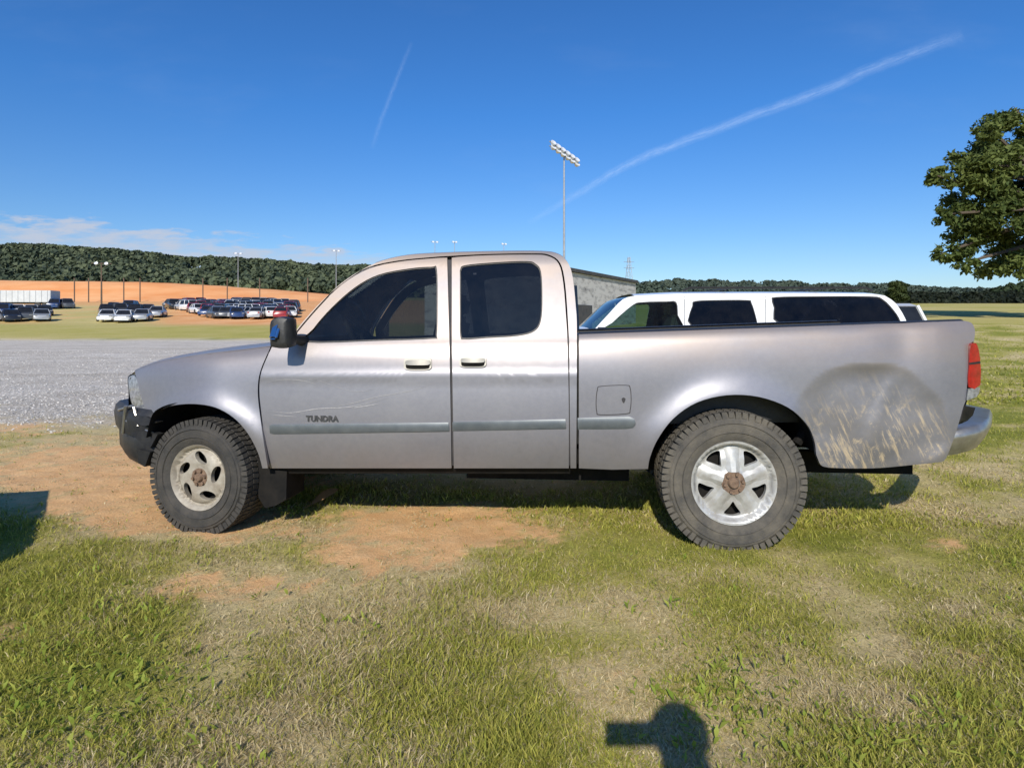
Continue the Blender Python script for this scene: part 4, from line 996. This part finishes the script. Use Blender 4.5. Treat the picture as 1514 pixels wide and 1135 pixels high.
def forest(name, prof, pyb, Y0, Y1, n, rad, K, leaf, c0, c1, label, hill=True):
    pxs = [p[0] for p in prof]; tops = [p[1] for p in prof]
    px = rng.uniform(pxs[0], pxs[-1], n); t = rng.uniform(0, 1, n); t[:n//3] = 1
    Yd = Y0 + (Y1-Y0)*t; top = np.interp(px, pxs, tops) + 7*(fbm(px*.035, px*0, 4)-.5)
    py = pyb + (top-pyb)*(.25 + .75*t)
    z = EYE + (HY-py)/F*Yd
    r = rad*rng.uniform(.5, 1.4, n)
    cen = np.stack([(px-CX)/F*Yd, Yd, z - r*.9], -1)
    d = rng.normal(0, 1, (n, K, 3)); d /= np.linalg.norm(d, axis=-1, keepdims=True)
    d[..., 2] = np.abs(d[..., 2])*1.1 - .25
    pos = cen[:, None] + d*r[:, None, None]*rng.uniform(.65, 1.08, (n, K, 1))
    nr = d + rng.normal(0, .5, d.shape); nr /= np.linalg.norm(nr, axis=-1, keepdims=True)
    a = np.cross(nr, rng.normal(0, 1, d.shape)); a /= np.linalg.norm(a, axis=-1, keepdims=True); b = np.cross(nr, a)
    s = leaf*rng.uniform(.6, 1.3, (n, K, 1))
    Vq = np.stack([pos-a*s-b*s*.7, pos+a*s-b*s*.7, pos+a*s*.6+b*s, pos-a*s*.6+b*s], 2).reshape(-1, 3)
    tk = np.clip(.65*rng.uniform(0, 1, (n, 1)) + .35*fbm(px*.02, Yd*.03, 12)[:, None] + rng.normal(0, .15, (n, K)), 0, 1)[..., None]
    C = np.array(c0)*(1-tk) + np.array(c1)*tk
    C = np.repeat(C.reshape(-1, 3), 4, 0)
    o = from_arrays(name, Vq, np.arange(n*K*4).reshape(-1, 4), M['forest'], cols=C)
    tag(o, label, 'trees', kind='stuff')
    if hill:
        vs = []; m_ = 60
        for j in range(8):
            for i in range(m_):
                q = pxs[0] + (pxs[-1]-pxs[0])*i/(m_-1); s_ = j/7; yy = Y0-2 + (Y1-Y0)*s_
                pt = pyb + (np.interp(q, pxs, tops)+6-pyb)*(.15+.85*s_)
                vs.append(((q-CX)/F*yy, yy, EYE + (HY-pt)/F*yy - rad*1.0 if j else tz((q-CX)/F*yy, yy)-1))
        mb = MB(); mb.add(vs, [(j*m_+i, j*m_+i+1, (j+1)*m_+i+1, (j+1)*m_+i) for j in range(7) for i in range(m_-1)])
        h = mb.build('hills', mat('wooded_hill', (.03,.045,.025), .95, c2=(.04,.06,.03), scale=.05), None, 60); tag(h, kind='structure')
forest('forest', [(-260,354),(0,359),(60,360),(130,365),(200,369),(280,379),(350,380),(420,385),(480,391),(540,391),(640,394),(760,401),(850,406)], 424, 230, 330, 1700, 3.8, 70, .75, (.03,.048,.032), (.14,.165,.085), 'dense dark green woods on the low hill behind the clay bank')  # leaf colours lightened and blued to paint in distance haze
forest('forest', [(840,420),(945,417),(1000,412),(1060,415),(1140,416),(1220,418),(1300,420),(1400,424),(1620,424)], 440, 430, 560, 700, 5.5, 60, 1.2, (.055,.08,.065), (.095,.12,.08), 'hazy far treeline on the horizon beyond the white suv')  # haze is mixed into these pale bluish leaf colours
forest('hedge', [(1326,432),(1400,431),(1480,430),(1514,429),(1640,428)], 446, 205, 222, 260, 2.2, 60, .5, (.008,.012,.006), (.018,.026,.01), 'very dark hedge row along the far edge of the right field', False)
forest('forest', [(1470,424),(1490,419),(1514,416),(1600,414)], 432, 235, 250, 60, 3, 60, .7, (.02,.035,.012), (.05,.07,.025), 'small dark trees rising behind the hedge below the oak', False)

def leafy(name, clumps, trunk_pts, trunk_r, leaf, dens, c0, c1, label, limb_r=.09):
    root = empty(name, trunk_pts[0]); o0 = Vector(trunk_pts[0]); tag(root, label, 'tree')
    mb = MB(); mb.tube([Vector(p)-o0 for p in trunk_pts], trunk_r, 12)
    top = Vector(trunk_pts[-1]); mid = Vector(trunk_pts[-2])
    for c, r in clumps:
        c = Vector(c); s = mid.lerp(top, random.uniform(.0, 1)); m1 = s.lerp(c, .55) + Vector((0, 0, .25*r))
        mb.tube([s-o0, m1-o0, c-o0, c + (c-s).normalized()*r*.5-o0], [limb_r*1.4, limb_r, limb_r*.5, .015], 6)
    mb.build('trunk', M['bark'], root)
    Ps, Cs, Ns = [], [], []
    for c, r in clumps:
        k = int(dens*r*r)
        d = rng.normal(0, 1, (k, 3)); d /= np.linalg.norm(d, axis=1, keepdims=True)
        sub = rng.normal(0, 1, (11, 3)); sub /= np.linalg.norm(sub, axis=1, keepdims=True); sub *= rng.uniform(.5, 1.2, (11, 1))
        pick = rng.integers(0, 11, k); ctr = sub[pick]*.72
        q = ctr + d*rng.uniform(.08, .42, (k, 1))*np.array([1,1,.75])
        Ps.append(np.array(c) + q*r); Ns.append(d); t = np.clip(rng.uniform(0, 1, (k, 1))*.7 + rng.uniform(-.1, .35), 0, 1)
        Cs.append(np.array(c0)*(1-t) + np.array(c1)*t)
    P = np.concatenate(Ps)-np.array(o0); Nn = np.concatenate(Ns); C = np.concatenate(Cs); n = len(P)
    nr = Nn*.6 + rng.normal(0, .6, (n, 3)) + np.array([0, 0, .4]); nr /= np.linalg.norm(nr, axis=1, keepdims=True)
    a = np.cross(nr, rng.normal(0, 1, (n, 3))); a /= np.linalg.norm(a, axis=1, keepdims=True); b = np.cross(nr, a)
    s = leaf*rng.uniform(.6, 1.25, (n, 1))
    Vq = np.stack([P-a*s, P-b*s*.45, P+a*s, P+b*s*.45], 1).reshape(-1, 3)
    from_arrays('crown', Vq, np.arange(n*4).reshape(-1, 4), M['leaf'], root, cols=np.repeat(C, 4, 0))
    return root
def at(px, py, Yd): return ((px-CX)/F*Yd, Yd, EYE + (HY-py)/F*Yd)
cl = []; TY = 58; ks = TY/25
for px, py, r, dy in ((1450,300,52,0),(1486,210,50,.5),(1428,255,34,-.4),(1392,262,20,-.6),(1376,266,11,-.3),(1508,170,32,.4),(1440,345,38,.3),(1400,372,20,0),(1428,388,20,-.6),(1404,316,20,-.5),(1470,375,40,.4),(1495,260,62,1.0),(1560,250,90,0),(1600,220,80,.5),(1560,370,60,-.4),(1660,300,120,0),(1500,390,28,-.8),(1470,245,40,-1),(1515,310,52,-1.2),(1660,180,70,.4),(1560,180,50,.3),(1466,194,22,-.6),(1590,420,60,.5),(1700,400,80,.6)):
    cl.append((at(px, py, TY+dy*2*ks*.6), r*TY/F))
bx = (1625-CX)/F*TY
leafy('oak_tree', cl, [(bx, TY, tz(bx, TY)-.1), (bx-.2, TY, 5.0), (bx-.4, TY, 9.5), (bx-.2, TY+.2, 15)], [.8, .62, .5, .3], .115*ks, 1900/ks**2, (.045,.075,.016), (.18,.215,.055), 'big dark green oak tree leaning in from the right edge', .2)
def small_tree(px, Yd, top, r, label):
    x = (px-CX)/F*Yd; z = tz(x, Yd); zt_ = EYE + (HY-top)/F*Yd; rr_ = r*Yd/F
    cc = [((x+rr_*random.uniform(-.5,.5), Yd+random.uniform(-.5,.5)*rr_, zt_-rr_*random.uniform(.6,1.6)), rr_*random.uniform(.5,.75)) for k in range(7)]
    leafy('field_tree', cc, [(x, Yd, z-.1), (x, Yd, z+1), (x, Yd, zt_-rr_*1.2)], [.25, .2, .1], .5, 260, (.03,.05,.015), (.085,.11,.035), label)
small_tree(1327, 150, 412, 17, 'rounded green tree standing at the field edge right of the suv roof')

# ---------------------------------------------------------------- building, poles, pylon
P1 = at(805, 398, 32.5); P2 = at(940, 415, 46)
d = Vector((P2[0]-P1[0], P2[1]-P1[1], 0)); Ln = d.length; ang = math.atan2(d.y, d.x)
bld = empty('block_building', (P1[0], P1[1], .5), ang); tag(bld, 'long weathered pale block building with a dark roof edge behind the suv', 'building')
Ht = 4.48-.5
mb = MB(); mb.box((Ln/2, 4, Ht/2-.1), (Ln, 8, Ht-.2)); mb.build('wall', M['wall'], bld, smooth=0)
mb = MB(); mb.box((Ln/2, 4, Ht-.08), (Ln+.3, 8.3, .2)); mb.build('roof', M['roofing'], bld, smooth=0)
mb = MB(); mb.box((Ln*.22, -.02, .95), (Ln*.42, .05, 1.9)); mb.build('dark_lower_strip', M['roofing'], bld, smooth=0)  # dark strip along part of the lower wall

def lamp_pole(px, Yd, top, arm, nl, rows, rz, label, group, r=.16, tilt=0, mp='steel', lamp=.28, gap=.5):
    x = (px-CX)/F*Yd; z0 = tz(x, Yd); zt_ = EYE + (HY-top)/F*Yd; h = zt_-z0
    root = empty('light_pole', (x, Yd, z0), rz); tag(root, label, 'light pole', group)
    mb = MB(); mb.tube([(0,0,-.2), (0,0,h*.5), (0,0,h)], [r, r*.8, r*.55], 10); mb.build('pole', M[mp], root)
    for q in range(rows):
        zz = h-.15-q*gap
        mb = MB(); A = Vector((-arm/2, 0, zz+tilt/2)); B = Vector((arm/2, 0, zz-tilt/2)); mb.tube([A, B], .06, 6); mb.build('crossarm', M[mp], root)
        for k in range(nl):
            p = A.lerp(B, (k+.5)/nl)
            mb = MB(); rt = Matrix.Rotation(math.radians(-35), 3, 'X')
            mb.lathe([(0, .18), (lamp*.45, .15), (lamp*.8, 0), (lamp, -.16), (lamp*.92, -.17), (0, -.10)], 14)
            mb.v = [tuple(rt @ Vector(v) + p + Vector((0, -.12, -.08))) for v in mb.v]
            mb.build('lamp', M['lamp'], root)
    return root
lamp_pole(834, 58, 222, 3.8, 6, 2, math.radians(40), 'tall slim floodlight pole with a tilted cluster of white lamps above the cab', None, r=.13, tilt=1.25, lamp=.30, gap=.42)
TL = 'thin distant light pole with small lamps at the clay track'
for px, Yd, top, arm in ((352,165,374,2.4),(497,165,370,2.4),(643,165,357,2.2),(672,165,357,1.6),(745,165,360,1.8)):
    lamp_pole(px, Yd, top, arm, 2, 1, .4, TL, 'light poles around the clay track', r=.12, lamp=.3)
lamp_pole(150, 92, 388, 2.6, 2, 1, .4, 'brown wooden light pole among the parked cars in front of the clay bank', None, r=.14, mp='wood_pole', lamp=.26)
for px in (110, 131, 183, 207, 300, 336, 384, 455):
    Yd = 131; x = (px-CX)/F*Yd; z = tz(x, Yd)
    mb = MB(); mb.tube([(0,0,-.1), (0,0,5.2)], .12, 8); o = mb.build('fence_post', M['wood_pole']); o.location = (x, Yd, z)
    tag(o, 'dark wooden post standing in front of the orange clay bank', 'post', 'posts in front of the clay bank')
x = (930-CX)/F*330; zb0 = tz(x, 330); zt_ = EYE + (HY-380)/F*330; h = zt_-zb0
py_ = empty('transmission_tower', (x, 330, zb0), .3); tag(py_, 'small hazy lattice transmission tower on the skyline above the block building', 'pylon')
mb = MB()
for sx in (-1, 1):
    for sy in (-1, 1): mb.tube([(sx*2.4, sy*2.4, 0), (sx*.5, sy*.5, h)], .12, 5)
for k in range(7):
    a = 2.4-1.9*k/7; b = 2.4-1.9*(k+1)/7
    for sx in (-1, 1):
        mb.tube([(sx*a, -a, h*k/7), (-sx*b, -b, h*(k+1)/7)], .07, 4); mb.tube([(-a, sx*a, h*k/7), (-b, -sx*b, h*(k+1)/7)], .07, 4)
mb.build('lattice', M['steel'], py_)
for k in (.78, .9):
    mb = MB(); mb.tube([(-3.2, 0, h*k), (3.2, 0, h*k)], .12, 5); mb.build('crossarm', M['steel'], py_)

gl = ((478-CX)/F*(F*EYE/(752-HY)), F*EYE/(752-HY))
mb = MB(); ol = closed([(-.09,-.01),(-.03,.03),(.05,.03),(.10,.0),(.05,-.03),(-.03,-.035)], 3)
mb.add([(x, y, .02+.5*x+.8*y*y*20) for x, y in ol], [tuple(range(len(ol)))]); mb.tube([(-.09,-.01,-.025), (-.15,-.02,-.03)], .004, 5)
o = mb.build('dead_leaf', M['dead_leaf']); o.location = (gl[0], gl[1], tz(*gl)+.06); o.rotation_euler = (.5, 0, .7); tag(o, 'brown curled dead leaf lying on the dirt behind the front wheel', 'leaf')

# ---------------------------------------------------------------- contrails
def contrail(pts, w0, w1, alpha, label, Hc=1500):
    q = sm(pts, 8); vs = []; n = len(q)
    for i, (x, y) in enumerate(q):
        a = q[max(0, i-1)]; b = q[min(n-1, i+1)]; dx, dy = b[0]-a[0], b[1]-a[1]; l = math.hypot(dx, dy); nx_, ny_ = -dy/l, dx/l
        w = w0 + (w1-w0)*i/(n-1)
        for j in range(7):
            s = (j-3)/3; qx, qy = x+nx_*w*s, y+ny_*w*s
            t = (Hc-EYE)/((HY-qy)/F); vs.append(((qx-CX)/F*t, t, Hc))
    fs = [(i*7+j, i*7+j+1, (i+1)*7+j+1, (i+1)*7+j) for i in range(n-1) for j in range(6)]
    me = bpy.data.meshes.new('contrail'); me.from_pydata(vs, [], fs)
    uv = me.uv_layers.new(name='UVMap')
    for p in me.polygons:
        for li in p.loop_indices:
            vi = me.loops[li].vertex_index; uv.data[li].uv = (vi//7/(n-1), (vi % 7)/6)
    m, nt, o = nodes('contrail_ice')
    tc = N(nt, 'ShaderNodeTexCoord'); s = N(nt, 'ShaderNodeSeparateXYZ'); lk(nt, tc.outputs['UV'], s.inputs[0])
    wob = madd(nt, noise_(nt, 5, 5, .6, tc.outputs['UV'], (3, .01, 1)), .9, -.45)
    cc_ = math_(nt, 'ADD', madd(nt, s.outputs[1], 2, -1), wob)
    c = math_(nt, 'SUBTRACT', 1, math_(nt, 'POWER', math_(nt, 'ABSOLUTE', cc_), 1.2), True)
    ends = math_(nt, 'MULTIPLY', math_(nt, 'MULTIPLY', s.outputs[0], math_(nt, 'SUBTRACT', 1, s.outputs[0])), 4, True)
    ends = math_(nt, 'POWER', ends, .6)
    nz = noise_(nt, 6, 7, .7, tc.outputs['UV'], (6, 1.2, 1)); nz2 = N_rgb(nt, ramp(nt, nz, [(.3, (.12,.12,.12)), (.7, (1,1,1))]))
    f = math_(nt, 'MULTIPLY', math_(nt, 'MULTIPLY', math_(nt, 'POWER', c, 1.5), ends), math_(nt, 'MULTIPLY', nz2, alpha), True)
    tr_ = N(nt, 'ShaderNodeBsdfTransparent'); tl_ = N(nt, 'ShaderNodeBsdfTranslucent'); tl_.inputs[0].default_value = (.80,.92,1,1)
    mx = N(nt, 'ShaderNodeMixShader'); lk(nt, f, mx.inputs[0]); lk(nt, tr_.outputs[0], mx.inputs[1]); lk(nt, tl_.outputs[0], mx.inputs[2]); lk(nt, mx.outputs[0], o.inputs[0])
    o = link('contrail', me, m); tag(o, label, 'contrail'); return o
contrail([(780,330),(842,294),(895,262),(940,238),(1000,213),(1100,176),(1200,140),(1300,98),(1380,68),(1425,52)], 7, 13, .34, 'long bright contrail curving up across the right half of the sky')
contrail([(609,62),(592,104),(575,148),(562,182),(550,220)], 4.5, 5.5, .15, 'short faint contrail in the upper left of centre of the sky')

# ---------------------------------------------------------------- photographer
ph = empty('person', (.165, -.34, tz(.165, -.34))); tag(ph, 'person in dark clothes taking the photograph, seen only as a shadow on the grass', 'person')
sk = {}; ed = []; rad = {}
def J(n, p, r, par=None):
    sk[n] = p; rad[n] = r
    if par: ed.append((par, n))
J('pelvis', (0,0,.86), .14); J('waist', (0,.01,1.0), .125, 'pelvis'); J('chest', (0,.0,1.2), .15, 'waist'); J('neck0', (0,.0,1.34), .085, 'chest'); J('neck', (0,.015,1.40), .06, 'neck0'); J('head', (0,.04,1.48), .085, 'neck'); J('crown', (0,.03,1.55), .075, 'head')
J('nose', (0,.125,1.475), .014, 'head')
for s, sgn in (('l', -1), ('r', 1)):
    J('hip'+s, (sgn*.10,0,.80), .09, 'pelvis'); J('knee'+s, (sgn*.12,.01,.45), .06, 'hip'+s); J('ankle'+s, (sgn*.13,-.02,.09), .04, 'knee'+s); J('toe'+s, (sgn*.14,.14,.035), .035, 'ankle'+s)
    J('sh'+s, (sgn*.18,0,1.32), .065, 'neck0')
    if sgn < 0:      # left arm hangs at the side
        J('el'+s, (-.25,-.02,1.05), .042, 'sh'+s); J('wr'+s, (-.25,.06,.82), .028, 'el'+s); J('palm'+s, (-.245,.08,.75), .026, 'wr'+s)
        for k in range(4):
            J('f%d%s' % (k, s), (-.25,.055+.02*k,.70), .008, 'palm'+s); J('g%d%s' % (k, s), (-.235,.065+.02*k,.66+.004*abs(k-1.5)), .007, 'f%d%s' % (k, s))
        J('t0'+s, (-.225,.11,.745), .009, 'palm'+s); J('t1'+s, (-.215,.12,.71), .008, 't0'+s)
    else:            # right hand holds the phone by its right end
        J('el'+s, (.20,.15,1.14), .048, 'sh'+s); J('wr'+s, (.02,.28,1.285), .032, 'el'+s); J('palm'+s, (-.025,.30,1.325), .030, 'wr'+s)
        for k in range(4):
            J('f%d%s' % (k, s), (-.02,.345,1.315+.018*k), .009, 'palm'+s); J('g%d%s' % (k, s), (-.058,.347,1.315+.018*k), .008, 'f%d%s' % (k, s))
        J('t0'+s, (-.045,.305,1.355), .010, 'palm'+s); J('t1'+s, (-.065,.312,1.375), .008, 't0'+s)
names = list(sk); me = bpy.data.meshes.new('body'); me.from_pydata([sk[n] for n in names], [(names.index(a), names.index(b)) for a, b in ed], [])
bo = link('body', me, M['cloth'], ph)
md = bo.modifiers.new('Skin', 'SKIN'); bo.modifiers.new('Sub', 'SUBSURF').levels = 1; bo.modifiers['Sub'].render_levels = 1
for i, n in enumerate(names):
    sv = me.skin_vertices[0].data[i]; sv.radius = (rad[n], rad[n]); sv.use_root = (n == 'pelvis')
mb = MB(); mb.lathe([(.002,.0),(.06,.012),(.09,.05),(.095,.09),(.088,.11)], 20); mb.v = [(x, z+.025, 1.63-y) for x, y, z in mb.v]; mb.build('hair', M['hair'], ph)
mb = MB(); mb.box((0,0,0), (.165, .009, .082)); pho = mb.build('phone', M['black_plastic'], None, bevel=.003); pho.location = (.047, -.016, 1.335)
tag(pho, 'black phone held sideways by the person, its shadow on the grass', 'phone')

# ---------------------------------------------------------------- light, sky, camera
sd = Vector((-152, -900, 592)).normalized()
elev = math.asin(sd.z); azr = math.atan2(sd.x, sd.y)
su = bpy.data.lights.new('sun', 'SUN'); su.energy = 4.9; su.angle = math.radians(.5); su.color = (1, .945, .84)
so_ = bpy.data.objects.new('sun', su); col.objects.link(so_); so_.rotation_euler = sd.to_track_quat('Z', 'Y').to_euler(); so_.location = sd*60
w = bpy.data.worlds.new('World'); scene.world = w; w.use_nodes = True; nt = w.node_tree; nt.nodes.clear()
ou = N(nt, 'ShaderNodeOutputWorld'); bg = N(nt, 'ShaderNodeBackground'); bg.inputs[1].default_value = .1; lk(nt, bg.outputs[0], ou.inputs[0])
sky = N(nt, 'ShaderNodeTexSky', sky_type='NISHITA'); sky.sun_disc = False; sky.sun_elevation = elev; sky.sun_rotation = azr % (2*PI)
sky.altitude = 250; sky.air_density = 1.0; sky.dust_density = .3; sky.ozone_density = 2.0
hs_ = N(nt, 'ShaderNodeHueSaturation'); hs_.inputs['Saturation'].default_value = 1.12; lk(nt, sky.outputs[0], hs_.inputs['Color'])
tc = N(nt, 'ShaderNodeTexCoord'); sp = N(nt, 'ShaderNodeSeparateXYZ'); lk(nt, tc.outputs['Generated'], sp.inputs[0])
el_ = N(nt, 'ShaderNodeMapRange'); lk(nt, sp.outputs[2], el_.inputs[0]); el_.inputs[1].default_value = 0.0; el_.inputs[2].default_value = .32
grade = mixc(nt, el_.outputs[0], (.80, .90, 1.10), (.46, .93, 1.42))
skyc = mixc(nt, 1.0, hs_.outputs[0], grade, 'MULTIPLY')
yy = math_(nt, 'MAXIMUM', sp.outputs[1], .02); u = math_(nt, 'DIVIDE', sp.outputs[0], yy); v = math_(nt, 'DIVIDE', sp.outputs[2], yy)
cmb = N(nt, 'ShaderNodeCombineXYZ'); lk(nt, math_(nt, 'MULTIPLY', u, 7), cmb.inputs[0]); lk(nt, math_(nt, 'MULTIPLY', v, 34), cmb.inputs[1])
nz = noise_(nt, 1.3, 9, .62, cmb.outputs[0])
top = madd(nt, u, -.095, .100)
band = N(nt, 'ShaderNodeMapRange', interpolation_type='SMOOTHSTEP'); lk(nt, math_(nt, 'SUBTRACT', math_(nt, 'ADD', top, madd(nt, nz, .13, -.07)), v), band.inputs[0])
band.inputs[1].default_value = -.003; band.inputs[2].default_value = .014
dens = N(nt, 'ShaderNodeMapRange', interpolation_type='SMOOTHSTEP'); lk(nt, noise_(nt, 2.1, 8, .6, cmb.outputs[0]), dens.inputs[0]); dens.inputs[1].default_value = .34; dens.inputs[2].default_value = .62
lf = N(nt, 'ShaderNodeMapRange', interpolation_type='SMOOTHSTEP'); lk(nt, u, lf.inputs[0]); lf.inputs[1].default_value = -.08; lf.inputs[2].default_value = -.36
gt = math_(nt, 'GREATER_THAN', sp.outputs[1], .05)
fac = math_(nt, 'MULTIPLY', math_(nt, 'MULTIPLY', band.outputs[0], lf.outputs[0]), math_(nt, 'MULTIPLY', gt, madd(nt, dens.outputs[0], .55, .30)), True)
cc = mixc(nt, fac, skyc, (5.6, 6.0, 7.0))
cmb2 = N(nt, 'ShaderNodeCombineXYZ'); lk(nt, u, cmb2.inputs[0]); lk(nt, math_(nt, 'MULTIPLY', v, 3), cmb2.inputs[1])
ci = N(nt, 'ShaderNodeMapRange', interpolation_type='SMOOTHSTEP'); lk(nt, noise_(nt, 2.2, 7, .6, cmb2.outputs[0]), ci.inputs[0]); ci.inputs[1].default_value = .5; ci.inputs[2].default_value = .8
cc = mixc(nt, math_(nt, 'MULTIPLY', math_(nt, 'MULTIPLY', ci.outputs[0], gt), .07), cc, (5.0, 6.0, 7.6))
lk(nt, cc, bg.inputs[0])
cam = bpy.data.cameras.new('camera'); cam.sensor_width = 36; cam.sensor_fit = 'HORIZONTAL'; cam.lens = F/1514*36; cam.shift_y = -(1135/2-HY)/1514
cam.clip_start = .02; cam.clip_end = 60000
co = bpy.data.objects.new('camera', cam); col.objects.link(co); co.location = (0, 0, EYE); co.rotation_euler = (PI/2, 0, 0)
scene.camera = co
scene.view_settings.view_transform = 'Standard'; scene.view_settings.look = 'None'; scene.view_settings.exposure = 0
